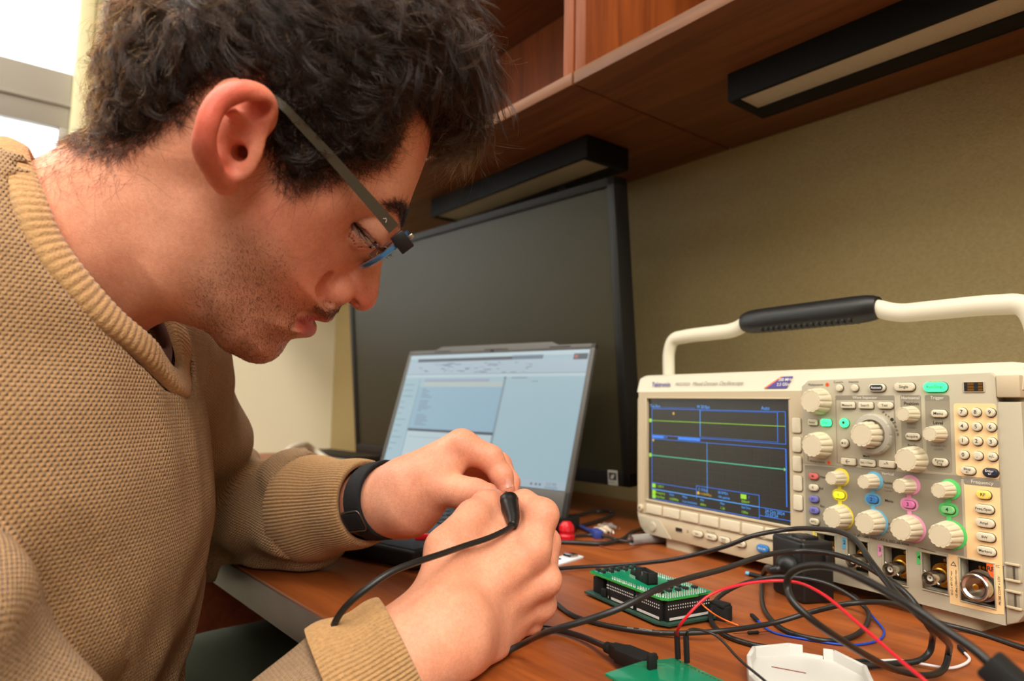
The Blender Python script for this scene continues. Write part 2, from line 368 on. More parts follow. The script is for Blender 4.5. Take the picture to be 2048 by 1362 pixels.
# screen contents
names = ['lap_paper', 'lap_blue', 'lap_ribbon', 'lap_dark', 'lap_text', 'lap_cream', 'lap_line', 'lap_white', 'lap_red', 'lap_pink', 'lap_mid']
b = MB(); q = lambda n: names.index(n)
def R(x0, y0, x1, y1, m, z=.0002):     # fractions of the screen, from the top left corner
    b.box((-SW+x0*SW, SH-y1*SH, z-.0002), (-SW+x1*SW, SH-y0*SH, z), mat=q(m), Mx=LL)
R(0, 0, 1, 1, 'lap_paper', 0)
R(0, 0, 1, .035, 'lap_white'); R(.055, .035, .62, .062, 'lap_dark', .0003); R(.62, .03, .78, .062, 'lap_mid', .0003); R(.93, .03, .995, .075, 'lap_dark', .0003); R(.935, .04, .95, .065, 'lap_red', .0005)
R(.0, .062, 1, .17, 'lap_ribbon'); R(0, .17, 1, .175, 'lap_line', .0003); R(0, .175, 1, .2, 'lap_white')
random.seed(3)
for i in range(46):
    x = .06+.66*random.random(); y = .075+.085*random.random(); R(x, y, x+.012+.03*random.random(), y+.006, random.choice(['lap_text', 'lap_text', 'lap_pink', 'lap_mid']), .0004)
R(.13, .215, .52, .24, 'lap_pink', .0003); R(.13, .24, .60, .28, 'lap_cream', .0003); R(.105, .28, .60, .64, 'lap_blue', .0003)
R(.10, .215, .103, 1, 'lap_line', .0003); R(.60, .2, .612, .94, 'lap_line', .0003); R(.60, .2, .61, .215, 'lap_mid', .0004)
for i in range(20):
    y = .30+.33*i/20
    if i % 7 != 5: R(.135, y, .155+.06*random.random(), y+.006, 'lap_text', .0005)
for i in range(12):
    y = .26+.05*i; R(.01, y, .03+.05*random.random(), y+.006, 'lap_text', .0004)
R(.105, .635, .605, .655, 'lap_dark', .0006); R(.105, .655, .6, .94, 'lap_white', .0003); R(.12, .70, .5, .703, 'lap_line', .0005)
R(.64, .205, .72, .212, 'lap_text', .0004); R(.75, .235, .78, .24, 'lap_text', .0004)
R(0, .945, 1, 1, 'lap_ribbon', .0004)
for x in (.84, .862, .88): R(x, .966, x+.009, .981, 'lap_mid', .0006)
b.text('3:57 PM', .005, LL @ T(-.022, .0065, .0007), mat=q('lap_mid')); b.text('10/24/2024', .0045, LL @ T(-.022, .0022, .0007), mat=q('lap_mid'))
b.build('screen', [M[n] for n in names], lap, smooth=0)
# base (local: X right, Y back, Z up; origin under the hinge)
b = MB(); b.box((-.1815, -.262, .004), (.1815, .032, .0215), bev=.004, seg=3); base = b.build('base', 'bezel', lap)
MB().box((-.178, -.259, .0212), (.178, -.008, .0222), bev=.0004).build('palm_rest', 'lapdeck', lap)
MB().prism(rrect(.11, .07, .004, cx=-.03, cy=-.212), .0222, .0227, bev=.0002).build('trackpad', 'lapgrey', lap)
b = MB()
for r in range(6):
    for c in range(17):
        cx = -.163+c*.0204; cy = -.026-r*.0215
        b.prism(rrect(.0172, .0172 if r else .010, .0015, 2, cx, cy), .0222, .0242, bev=.0005, seg=1)
b.build('keyboard', 'keys', lap)
for sx in (-1, 1): MB().box((sx*.13-.022, -.006, .014), (sx*.13+.022, .012, .03), bev=.004).build('hinge', 'blackm', lap)
for x in (-.14, .14):
    for y in (-.24, .01): MB().box((x-.02, y-.006, 0), (x+.02, y+.006, .005), bev=.001).build('foot', 'blackm', lap)

# ---------------------------------------------------------------- oscilloscope
SYAW = -.128898
OXM = Matrix.Translation((0, 0, DESK+.0515)) @ Matrix.Rotation(SYAW, 4, 'Z') @ Matrix(((1, 0, 0, 0), (0, 0, -1, 0), (0, 1, 0, 0), (0, 0, 0, 1)))  # X right, Y up, Z towards the viewer
osc = empty('oscilloscope', Matrix.Translation((cos(SYAW)*.18, sin(SYAW)*.18, DESK)) @ Matrix.Rotation(SYAW, 4, 'Z'), 'beige bench oscilloscope with lit display and carrying handle', 'oscilloscope')
OL = into(osc) @ OXM
mm = .001
M['beige'] = mat('light_beige_instrument_plastic', (188, 172, 142), .5, bump=(700, .1, .0004)); M['white_b'] = mat('pale_instrument_plastic', (206, 198, 176), .42)
M['panel'] = mat('grey_beige_panel', (174, 165, 142), .55); M['panel_d'] = mat('grey_panel_field', (142, 134, 114), .55); M['head'] = mat('grey_header_field', (132, 124, 108), .55)
M['orange_p'] = mat('peach_panel_field', (236, 200, 146), .5); M['knob'] = mat('cream_knob_plastic', (202, 190, 162), .45); M['btn'] = mat('cream_button', (206, 196, 170), .4); M['rim'] = mat('dark_button_gap', (70, 62, 52), .6)
M['ink'] = mat('black_ink', (38, 36, 34), .6); M['inkg'] = mat('grey_ink', (120, 114, 102), .6); M['inkw'] = mat('white_ink', (226, 222, 206), .6); M['navy'] = mat('navy_button', (38, 42, 58), .4); M['purple'] = mat('purple_badge', (66, 54, 130), .4); M['orange'] = mat('orange_mark', (226, 92, 30), .45)
M['yellow'] = mat('yellow_mark', (226, 206, 50), .45); M['cyan'] = mat('blue_mark', (100, 170, 204), .45); M['pink'] = mat('pink_mark', (224, 150, 184), .45); M['green'] = mat('green_mark', (86, 196, 104), .45)
M['redb'] = mat('red_button', (206, 104, 98), .45); M['violet'] = mat('violet_button', (108, 108, 176), .45); M['blueb'] = mat('blue_button', (40, 120, 190), .4); M['blue2'] = mat('mid_blue_button', (62, 124, 190), .4); M['pink2'] = mat('pink_button', (218, 120, 172), .4); M['green2'] = mat('pale_green_button', (130, 204, 134), .4); M['rfy'] = mat('amber_button', (240, 206, 100), .4); M['ringgrey'] = mat('grey_jog_ring', (166, 160, 144), .5)
emis('lit_green', (60, 250, 140), 1.9); emis('lit_yellow', (240, 238, 40), 1.2)
def U(*a): return [x*mm for x in a]
# housing: front shell, cut away where the connector wells sit
Zf = 0
b = MB()
outl = [(-21, 128), (-21, -16), (-13, -34), (-4, -42), (300, -42), (375, -39), (384, -37), (391, -26), (393, 0), (393, 118), (391, 128)]
b.prism([tuple(U(*p)) for p in outl], -.125, -.012, bev=.003, Mx=OL)
# top cowl with sloped front
prof = [(-.125, .128), (-.012, .126), (-.002, .127), (-.006, .1445), (-.012, .1475), (-.118, .1475), (-.125, .142)]
cw = MB(); n = len(prof); V = []; xs = [(-21, .80), (-19, .95), (-13, 1), (382, 1), (389, .95), (392, .8)]
for x, k in xs:
    for z, y in prof: V.append((x*mm, .126+(y-.126)*k, z*(.98 if k < 1 else 1)))
F = []
for i in range(len(xs)-1):
    for k in range(n): F.append((i*n+k, i*n+(k+1) % n, (i+1)*n+(k+1) % n, (i+1)*n+k))
F.append(tuple(range(n))[::-1]); F.append(tuple((len(xs)-1)*n+k for k in range(n)))
cw.add(V, F, 0, OL)
b.box(U(-18, -38, -147), U(389, 140, -124), bev=.006, Mx=OL)
b.build('housing', 'beige', osc); cw.build('top_cowl', 'white_b', osc, smooth=50)
# display bezel (left) with window
def hole_plate(b, outer, inner, z0, z1, mat=0):
    """plate with a rectangular opening: outer and inner as x0,y0,x1,y1"""
    X0, Y0, X1, Y1 = outer; a0, c0, a1, c1 = inner
    for lo, hi in (((X0, Y0), (X1, c0)), ((X0, c1), (X1, Y1)), ((X0, c0), (a0, c1)), ((a1, c0), (X1, c1))):
        b.box((lo[0]*mm, lo[1]*mm, z0*mm), (hi[0]*mm, hi[1]*mm, z1*mm), mat=mat, Mx=OL)
b = MB(); hole_plate(b, (-16, -17, 213, 127), (-1, 0, 198, 119.5), -13, 0)
b.prism([tuple(U(*p)) for p in [(-16, 127), (-20.5, 118), (-20.5, -16), (-16, -17)]], -.013, -.002, bev=.001, Mx=OL)
b.prism([tuple(U(*p)) for p in [(-16, -17), (-20, -17), (-13, -33), (-3, -40.5), (213, -40.5), (213, -17)]], -.013, -.0005, bev=.002, Mx=OL)
for lo, hi in (((-3, -2, -.5), (200, .2, 1.2)), ((-3, 119, -.5), (200, 120.5, .8)), ((-3.5, -2, -.5), (-1, 120.5, .8))): b.box(U(*lo), U(*hi), bev=.0004, Mx=OL)
b.build('display_bezel', 'beige', osc)
# power corner
b = MB(); b.prism([tuple(U(*p)) for p in [(-17, -21), (20, -21), (40, -40), (-3, -40), (-12, -33)]], -.0004, .0003, bev=.0002, Mx=OL); b.build('power_corner', 'panel', osc)
b = MB(); b.lathe([(.0058, 0), (.0058, .0006), (.0048, .0018), (0.0001, .002)], 24, Mx=OL @ T(*U(10, -30.5, .2))); b.build('power_button', 'panel', osc)
b = MB(); b.lathe([(.0036, 0), (.0036, .0025), (.0026, .003), (.0001, .003)], 20, Mx=OL @ T(*U(-10.5, -11, 0))); b.box(U(-11.7, -12.2, 2.8), U(-9.3, -9.8, 3.3), bev=.0003, mat=1, Mx=OL); b.build('compensation_stud', ['knob', 'rim'], osc)
# screen picture
SN = {'s_bg': ((40, 40, 36), .25), 's_blue': ((52, 116, 216), 1.0), 's_lb': ((84, 160, 240), 1.0), 's_green': ((150, 206, 50), 1.0), 's_teal': ((84, 190, 150), .9), 's_grid': ((90, 96, 96), .55), 's_amb': ((214, 170, 60), .9)}
for k, (c, s) in SN.items(): emis(k, c, s)
M['s_bg'].node_tree.nodes['Principled BSDF'].inputs['Base Color'].default_value = lin((44, 42, 38)); M['s_bg'].node_tree.nodes['Principled BSDF'].inputs['Roughness'].default_value = .25; M['s_bg'].node_tree.nodes['Principled BSDF'].inputs['Emission Strength'].default_value = .35
sn = list(SN); b = MB(); q2 = sn.index
def cpx(x, y): return (x-92)/1033*196.5, None
def sb(x0, y0, x1, y1, m, z=-2.6): b.box(U(x0, y0, z-.3), U(x1, y1, z), mat=q2(m), Mx=OL)
def st(x, y, s, size, m, al='LEFT'): b.text(s, size*mm, OL @ T(x*mm, y*mm, -.0025), mat=q2(m), align=al, depth=.0001)
b.box(U(-2, -1, -6), U(199, 120, -3), mat=q2('s_bg'), Mx=OL)
L = .55
def hl(x0, x1, y, m='s_blue', t=L): sb(x0, y-t/2, x1, y+t/2, m)
def vl(x, y0, y1, m='s_blue', t=L): sb(x-t/2, y0, x+t/2, y1, m)
hl(5, 192, 107); hl(5, 192, 76); hl(5, 192, 71.5); vl(5, 12, 107); vl(192, 76, 107); vl(192, 17, 71.5, 's_blue', 1.0); vl(82, 78, 107, 's_lb'); hl(82, 184, 106, 's_blue', .3); hl(82, 184, 77.5, 's_blue', .3); vl(183, 78, 106)
hl(5, 192, 93, 's_green'); hl(5, 192, 52, 's_teal', .9)
for k in range(10):
    x = 5+187*k/10
    for j in range(36): sb(x-.15, 18+j*1.45, x+.15, 18.4+j*1.45, 's_grid')
for k in range(1, 7):
    y = 18+53*k/7
    for j in range(62): sb(6+j*3, y-.12, 6.6+j*3, y+.12, 's_grid')
for j in range(40): sb(91.4, 18+j*1.35, 92.1, 18.8+j*1.35, 's_lb')
for x, y in ((2, 93), (2, 52)): b.lathe([(.0024, -.0028), (.0001, -.0026)], 14, mat=q2('s_green'), Mx=OL @ T(x*mm, y*mm, 0))
for x, y in ((41, 102), (7, 70)): b.lathe([(.0016, -.0028), (.0001, -.0026)], 14, mat=q2('s_amb'), Mx=OL @ T(x*mm, y*mm, 0))
b.prism([tuple(U(*p)) for p in [(192, 52), (189.5, 53.6), (189.5, 50.4)]], -.0028, -.0026, mat=q2('s_green'), Mx=OL)
st(2, 110, 'Tek Run', 5, 's_lb'); st(78, 110, 'M 20.0µs', 5, 's_lb'); st(164, 110, 'Auto', 5, 's_lb'); hl(5, 75, 108.6, 's_blue', .3)
sb(5, 72.6, 25, 75.6, 's_blue'); sb(48, 72.6, 82, 75.6, 's_blue'); st(6, 74, 'Zoom Factor: 2 X', 3.4, 's_lb'); st(49, 74, 'Zoom Position: 14.7µs', 3.4, 's_lb')
hl(5, 160, 12.5, 's_lb', .8); hl(5, 160, 1.5); vl(160, 1.5, 24); vl(76, 10, 24); hl(76, 160, 24); hl(5, 76, 20); hl(160, 196, 12.5); hl(160, 196, 4.5)
sb(5.5, 14.5, 11, 19, 's_green'); st(15, 16.8, '5.00 V', 3.8, 's_green'); st(79, 20.6, 'Z 10.0µs', 3.8, 's_lb'); st(79, 16.2, '•▾14.50000µs', 3.6, 's_amb'); sb(77, 15, 80, 18, 's_amb')
st(107, 20.6, '50.0MS/s', 3.8, 's_lb'); st(107, 16.2, '10k points', 3.8, 's_lb'); sb(137, 18, 144, 22.5, 's_green'); st(147, 20.2, '/', 4, 's_lb'); st(138, 15.4, '200mV', 3.6, 's_green')
sb(5.5, 6.8, 11, 11.6, 's_green'); sb(5.5, 2.2, 11, 6.4, 's_green'); st(12, 9.2, 'Frequency', 3.6, 's_green'); st(12, 4.6, 'Peak-Peak', 3.6, 's_green')
for x, a, c in ((34, 'Value', '12.50MHz'), (55, 'Mean', 'Low resolution'), (82, 'Min', '600m'), (110, 'Max', '1.26'), (138, 'Std Dev', '129m')):
    st(x, 9.6, a, 3.6, 's_lb'); st(x, 4.8, c, 3.6, 's_lb' if x == 55 else 's_green')
st(167, 10, '24 Oct 2024', 4.4, 's_lb'); st(167, 6.6-.2, '23:57:24', 4.4, 's_lb')
b.build('display', [M[k] for k in sn], osc, smooth=0)

# control panel on the right, cut for the connector wells
b = MB()
PX0, PX1 = 212, 349.5
ptop = [(213, 60), (213, 131), (220, 136.5), (372, 139.5), (376, 136), (376, 60)]
b.prism([tuple(U(*p)) for p in ptop], -.013, .0006, bev=.0008, Mx=OL)
wells = [(225, -29, 243.5, -1), (255.5, -29, 274, -1), (287.5, -29, 306, -1), (318.5, -28, 337, -.3), (346.5, -30, 369, .8)]
xs = [213]; 
cells = [(213, .8, 376, 60)]
xx = 213
for x0, y0, x1, y1 in wells:
    cells.append((xx, -40.5, x0, .8)); cells.append((x0, y1, x1, .8)) if y1 < .8 else None; cells.append((x0, -40.5, x1, y0)); xx = x1
cells.append((xx, -40.5, 375, .8))
for x0, y0, x1, y1 in cells: b.box(U(x0, y0, -13), U(x1, y1, .6), Mx=OL)
b.prism([tuple(U(*p)) for p in [(375, -40.5), (375, 118), (391.5, 118), (392.5, 0), (390, -26), (383, -36.5)]], -.013, .0, bev=.002, Mx=OL)
b.build('control_panel', 'panel', osc)
def fld(b, poly, m, z=.7, t=.25): b.prism([tuple(U(*p)) for p in poly], (z-t)*mm, z*mm, mat=m, Mx=OL)
def rr(x0, y0, x1, y1, r): return rrect(x1-x0, y1-y0, r, 4, (x0+x1)/2, (y0+y1)/2)
b = MB()   # printed fields and lettering
pm = ['panel_d', 'head', 'orange_p', 'ink', 'inkg', 'inkw', 'orange', 'yellow', 'cyan', 'pink', 'green', 'purple', 'rim']
P_ = pm.index
fld(b, [(x, y) for x, y in [(215, 58.5), (349.5, 62), (349.5, 3), (300, 2.5), (215, 2.5)]], P_('panel_d'), .75)
fld(b, [(215, 55.5), (215, 58.5), (349.5, 62), (349.5, 57)], P_('head'), .8)
for x0, x1 in ((305.5, 322), (325, 343.5)):
    fld(b, rr(x0, 63.5, x1, 122.5, 2), P_('panel_d'), .75); fld(b, rr(x0, 118.5, x1, 122.8, 1.5), P_('head'), .8)
fld(b, rr(247.5, 118.8, 300.5, 122.6, 1), P_('head'), .8)
for x0, y0, x1, y1 in ((247.5, 63, 248, 119), (300, 63, 300.5, 119), (247.5, 63, 300.5, 63.4)): fld(b, [(x0, y0), (x1, y0), (x1, y1), (x0, y1)], P_('head'), .8)
fld(b, rr(346.3, 62, 375.5, 116.5, 2), P_('orange_p'), .8)
fld(b, [(351.5, 60), (351.5, 2), (338.2, 2), (338.2, -34.5), (346.5, -34.5), (346.5, .9), (369, .9), (369, -34), (374.5, -33), (375.5, 60)], P_('orange_p'), .8)
fld(b, [(346.5, -34.5), (346.5, -30), (369, -30), (369, -34)], P_('orange_p'), .8)
fld(b, rr(351.5, 56, 376, 61, 1.5), P_('head'), .9)
for x, m_ in ((252.8, 'cyan'), (284.6, 'pink'), (316.4, 'green')): fld(b, [(x-2, -.5), (x+2, -.5), (x+2, -7.5), (x, -10.3), (x-2, -10.3)], P_(m_), .9)
fld(b, [(222, 0), (226, 0), (226, -7), (224, -9.8), (222, -9.8)], P_('yellow'), .9)
fld(b, [(364.6, 1.5), (369.8, 1.5), (369.8, -9.6), (367, -8), (364.6, -4)], P_('orange'), .95)
fld(b, [(218, 62.4), (219, 62.4), (219, 75), (218, 75)], P_('head'), .8) 
def tx(x, y, s, size, m='ink', rot=0, al='CENTER', z=.95, bold=0, shear=0): b.text(s, size*mm, OL @ T(x*mm, y*mm, z*mm) @ Matrix.Rotation(radians(rot), 4, 'Z'), mat=P_(m), align=al, depth=0, bold=bold, shear=shear)
tx(228, 132.5, 'Multipurpose', 2.9); tx(228, 62.6, 'Multipurpose', 2.9)
for y, s in ((132.3, 'a'), (62.6, 'b')):
    b.lathe([(.0018, .0007), (.0018, .0009), (.0001, .0009)], 16, mat=P_('orange'), Mx=OL @ T(.2397, y*mm, 0)); tx(239.7, y+.2, s, 3, z=1.0)
tx(250.7, 134.4, 'Cursors', 2.7); tx(265.3, 134.4, 'Intensity', 2.7); tx(275, 120.7, 'Wave Inspector', 3.4, 'inkw'); tx(313.8, 120.5, 'Horizontal', 3.4, 'inkw'); tx(334.4, 120.7, 'Trigger', 3.4, 'inkw')
tx(314.3, 116, 'Position', 3.7, bold=.01); tx(314.1, 82, 'Scale', 3.7, bold=.01); tx(334.5, 101.2, 'Level', 3.7, bold=.01); tx(275, 70.9, 'Mark', 3, bold=.01)
tx(314, 99.6, 'Push to', 2.5, 'inkg'); tx(314, 96.9, 'Center', 2.5, 'inkg'); tx(334.4, 83.6, 'Push to Set', 2.5, 'inkg'); tx(334.4, 80.8, 'to 50%', 2.5, 'inkg')
for i, ch in enumerate('Pan'): a = radians(66-8*i); tx(282.7+20*cos(a), 89.9+20*sin(a), ch, 3.4, rot=66-8*i-90)
b.lathe([(.0014, .0007), (.0014, .0009), (.0001, .0009)], 14, mat=P_('ink'), Mx=OL @ T(.2827+.020*cos(radians(40)), .0899+.020*sin(radians(40)), 0))
for i, ch in enumerate('Zoom'): a = radians(31-9.5*i); tx(282.7+20*cos(a), 89.9+20*sin(a), ch, 3.4, rot=31-9.5*i-90)
tx(293.2, 57.9, 'Vertical', 3.3, 'inkw'); tx(293.5, 50.6, 'Position', 3.2, bold=.01); tx(293.5, 46.8, 'Push to', 2.4, 'inkg'); tx(293.5, 44.2, 'Center', 2.4, 'inkg'); tx(293.6, 36, 'Menu', 3.2, bold=.01); tx(293.8, 17.6, 'Scale', 3.2, bold=.01); tx(293.8, 13.6, 'Push', 2.4, 'inkg'); tx(293.8, 10.9, 'for Fine', 2.4, 'inkg')
tx(233.5, 49.2, 'Math', 3); tx(231.5, 39, 'Ref', 3); tx(232.2, 23.4, 'Bus', 3); fld(b, [(230.6, 20.5), (231, 20.5), (231, 21.2), (231, 21.2)], P_('head'))
tx(285, 3.6, '11 pF  <300 Vrms CAT II; 50Ω ≤5 Vrms', 2.9, z=1); fld(b, [(316, 2.6), (329, 1.6), (329, 1.9), (316, 2.9)], P_('ink'), .85)
tx(364, 58.5, 'Frequency', 3.6, 'inkw', z=1.1)
for x, s in ((252.8, '2'), (284.6, '3'), (316.4, '4'), (224, '1')): tx(x, -4.8, s, 4.6, z=1.05, bold=.012)
tx(367.2, -3, 'RF', 4.6, z=1.1, bold=.015)
tx(340, -19, '50 Ω ≤ 40V DC max', 2.1, rot=90); tx(343.3, -19, '+20 dBm (100mW) max', 2.1, rot=90); tx(372.4, -17, 'PROBE COMP ≈ 2.5V', 2.2, rot=90); tx(372, 0, '⎍', 3, rot=90)
fld(b, [(339.6, -6), (344, -6), (341.8, -2.6)], P_('ink'), .9); fld(b, [(340.5, -5.5), (343.1, -5.5), (341.8, -3.5)], P_('orange_p'), .95)
tx(99, -21.6, 'Save / Recall', 2.4, z=.3); tx(66, -26.6, 'Ψ', 4, rot=90, z=.3)
for cx, m_, in ((249.5, 'yellow'), (279.7, 'cyan'), (310, 'pink'), (339.8, 'green')):
    z = 1.0
    fld(b, rr(cx-7.2, 30.4, cx+7.2, 40.6, 5), P_(m_), z); fld(b, rr(cx-1.7, 16, cx+1.7, 52, .5), P_(m_), z-.02)
    fld(b, [(cx+1.6+7.8*cos(t), 51+7.8*sin(t)) for t in np.linspace(0, 2*pi, 24, endpoint=False)], P_(m_), z+.02); fld(b, [(cx+1.6+11*cos(t), 17+11*sin(t)) for t in np.linspace(0, 2*pi, 28, endpoint=False)], P_(m_), z+.02)
b.build('panel_lettering', [M[k] for k in pm], osc, smooth=0)
# brand strip on the sloped cowl
cs = OL @ T(0, .1355, -.0034) @ Matrix.Rotation(radians(-13), 4, 'X')
b = MB(); b.text('Tektronix', .0078, cs @ T(.020, 0, .0003), mat=0, bold=.02, depth=.0003); b.text('MDO3024', .0052, cs @ T(.055, 0, .0003), mat=1, shear=.2, depth=.0003); b.text('Mixed Domain Oscilloscope', .0062, cs @ T(.106, 0, .0003), mat=1, shear=.25, depth=.0003)
b.build('brand_lettering', ['purple', 'inkg'], osc, smooth=0); b = MB()
b.prism([tuple(U(*p)) for p in [(168, -6), (172, -6), (190, 5.6), (186.5, 5.6)]], 0, .0004, mat=2, Mx=cs); b.prism([tuple(U(*p)) for p in [(171, -6), (194.5, -6), (200, 5.6), (189, 5.6)]], 0, .0005, mat=0, Mx=cs)
b.text('200 MHz', .0042, cs @ T(.1925, .0022, .0007), mat=3, bold=.01); b.text('2.5 GS/s', .0042, cs @ T(.1905, -.0025, .0007), mat=3, bold=.01)
b.build('bandwidth_badge', ['purple', 'inkg', 'orange', 'inkw'], osc, smooth=0)
# knobs
def knob(x, y, r, hgt, name='knob', n=12, parent=osc, z0=.8, m='knob'):
    b = MB(); nn = n*6
    def star(k, i):
        if i in (0,): return 1
        ph = (k % 6); return 1-(.11 if ph == 0 and 1 <= i <= 5 else .03 if ph in (1, 5) and 1 <= i <= 5 else 0)
    R0 = r*1.12
    prof = [(R0, 0), (R0, hgt*.12), (R0*.985, hgt*.3), (r*1.02, hgt*.7), (r, hgt*.9), (r*.93, hgt), (r*.80, hgt*1.0), (r*.78, hgt*.985), (r*.76, hgt*1.0), (.00001, hgt*1.0)]
    b.lathe(prof, nn, Mx=OL @ T(x*mm, y*mm, z0*mm), star=star)
    return b.build(name, m, parent, smooth=30)
for x, y in ((232, 117.2), (232.2, 77.6)): knob(x, y, .0108, .0135)
knob(279.6+1.5, 89.4, .0104, .016)
b = MB(); 
b.lathe([(.0172, 0), (.0172, .004), (.0160, .0055), (.0125, .006), (.0120, .003), (.0001, .003)], 96, Mx=OL @ T(.2827, .0899, .0006), star=lambda k, i: 1-(.03 if i in (1, 2) and k % 8 == 0 else 0)); b.build('jog_ring', 'ringgrey', osc, smooth=30)
for x, y, r in ((314.8, 107.4, .0058), (334.9, 92.7, .0058)): knob(x, y, r, .0135, n=10)
knob(315.8, 71.6, .0094, .0135)
for x in (249.3+1.2, 279+1.2, 309+1.2, 338.6+1.2): knob(x, 50.4, .0058, .0135, n=10); knob(x, 16.9, .0092, .0135)
# buttons
def button(x, y, w, h, m='btn', body=None, ink='ink', r=None, hgt=2.2, size=None, name='button', z0=.7, rimw=.5):
    b = MB(); r = min(w, h)/2*.98 if r is None else r
    mats = [m, 'rim', ink]
    b.prism([(p[0]*mm, p[1]*mm) for p in rrect(w+2*rimw, h+2*rimw, r+rimw, 6, x+.2, y-.2)], (z0-.3)*mm, (z0+.12)*mm, mat=1, Mx=OL)
    b.prism([(p[0]*mm, p[1]*mm) for p in rrect(w, h, r, 6, x, y)], z0*mm, (z0+hgt)*mm, bev=min(.0008, hgt*mm*.45), seg=3, Mx=OL)
    if body:
        rows = body.split('\n'); sz = size or 2.9
        for i, s in enumerate(rows): b.text(s, sz*mm, OL @ T(x*mm, (y+(len(rows)-1)*sz*.42-i*sz*.84)*mm, (z0+hgt+.06)*mm), mat=2, depth=0, bold=.012)
    return b.build(name, [M[k] for k in mats], osc, smooth=40)
for x, y in ((252.1, 129.2), (266.6, 129)): button(x, y, 6.2, 6.2)
button(286.6, 129, 14, 6.6); b = MB(); b.prism([(p[0]*mm, p[1]*mm) for p in rrect(11.2, 4.6, 2.2, 6, 286.6, 129)], .0028, .0031, Mx=OL); b.text('Autoset', .0028, OL @ T(.2866, .129, .00325), mat=1, depth=0, bold=.012); b.build('autoset_inset', ['navy', 'inkw'], osc, smooth=30)
button(309.7, 129.5, 16.4, 7, body='Single', size=3.3); button(333.8, 129.2, 17.5, 7.6, 'lit_green', 'Run/Stop', size=3.3, name='lit_button')
button(224.8, 98, 9, 5.6, body='Select', size=2.6, r=1.2); button(238.2, 98.2, 10, 6.6, 'lit_green', 'Fine', size=3, r=2.4, name='lit_button'); button(256, 98.6, 8, 8, 'lit_green', name='lit_button', body='●', size=3.4); button(255.8, 80.8, 7.4, 7.4, body='▶/II', size=2.6)
for x, y, s in ((259.9, 114, 'Measure'), (276.3, 114, 'Search'), (293.4, 114.2, 'Test')): button(x, y, 12.8, 5.6, body=s, r=1.4 if s != 'Test' else 2.6)
for x, y, s in ((259.1, 65.2, '←'), (276.4, 65.6, 'Set / Clear'), (293.3, 65.9, '→')): button(x, y, 13.4, 6, body=s, r=1.4, size=2.6 if len(s) > 1 else 5.5)
button(315.1, 89.7, 11.2, 5.8, body='Acquire'); button(335.9, 108.4, 11.6, 6, body='Menu', size=3.3); button(335.4, 71, 11.4, 6.2, body='Force\nTrig', size=2.7)
for i, row in enumerate((('7', '8', '9'), ('4', '5', '6'), ('1', '2', '3'), ('0', '.', '+/-'))):
    for j, s in enumerate(row): button(352.7+9.6*j, 110-10.7*i, 6.4, 6.4, body=s, size=4 if len(s) == 1 else 3, name='keypad_button')
button(355.2, 66.4, 9.6, 6, body='Bksp\n←', size=2.6); button(370.1, 66.4, 9.8, 6, 'navy', 'Enter\n↵', 'inkw', size=2.6)
for y, m_, s in ((49.2, 'redb', 'M'), (39, 'btn', 'R'), (28.7, 'violet', 'B1'), (18.7, 'violet', 'B2'), (8.6, 'btn', 'AFG')): button(224.4, y, 9.4, 5.8, m_, s, size=3)
for x, m_, s in ((249.5, 'lit_yellow', '1'), (279.7, 'blue2', '2'), (310, 'pink2', '3'), (339.8, 'green2', '4')): button(x, 35.5, 9.6, 5.8, m_, s, size=4.2, z0=1.0)
for y, m_, s in ((49.8, 'rfy', 'RF'), (39.5, 'btn', 'Freq./Span'), (29.5, 'btn', 'Ampl'), (19.4, 'btn', 'BW'), (9.4, 'btn', 'Markers')): button(365.1, y, 9.6 if s == 'RF' else 12.4, 6.2, m_, s, size=3.3 if s == 'RF' else 2.6, z0=.8)
for i in range(7): button(11.8+28.4*i, -10.6, 25.6, 10.6, r=1.6, hgt=1.6, z0=-.2, name='menu_softkey', rimw=.35)
for i in range(5): button(206.8, 94.5-17.85*i, 9.6, 14.2, r=2.2, hgt=1.6, z0=0, name='side_softkey', rimw=.35)
b = MB(); b.box(U(46.5, -29.4, -1), U(58, -24.2, .4), bev=.0006, mat=1, Mx=OL); b.box(U(47.3, -28.7, 0), U(57.2, -24.9, .5), mat=0, Mx=OL); b.box(U(48.5, -26.4, .2), U(56, -25.2, .8), mat=2, Mx=OL); b.build('usb_port', ['blackm', 'panel', 'dsteel'], osc)
for x, w, s in ((80.9, 14.4, 'Save'), (99.9, 15.4, 'Menu'), (118.2, 14.2, 'Default\nSetup'), (139, 12.5, 'Utility')): button(x, -26.5, w, 6, body=s, size=2.6 if '\n' not in s else 2.2, z0=0)
button(166.2, -26.2, 13.6, 7, 'blueb', 'D15-D0', ink='inkw', size=2.7, z0=0)
# memory slot with gold contacts
b = MB(); b.prism([(p[0]*mm, p[1]*mm) for p in rrect(15, 8.6, 1, 4, 361.2, 129)], .0005, .0013, bev=.0004, mat=0, Mx=OL); b.box(U(354.6, 125.6, 1), U(367.8, 132.4, 1.4), mat=1, Mx=OL)
for i in range(3):
    b.box(U(357, 126+2.1*i, 1.3), U(361.5, 127.6+2.1*i, 1.5), mat=2, Mx=OL); b.box(U(364.4, 126+2.1*i, 1.3), U(367.4, 127.6+2.1*i, 1.5), mat=2, Mx=OL)
b.build('module_slot', ['panel', 'blackm', 'gold'], osc)
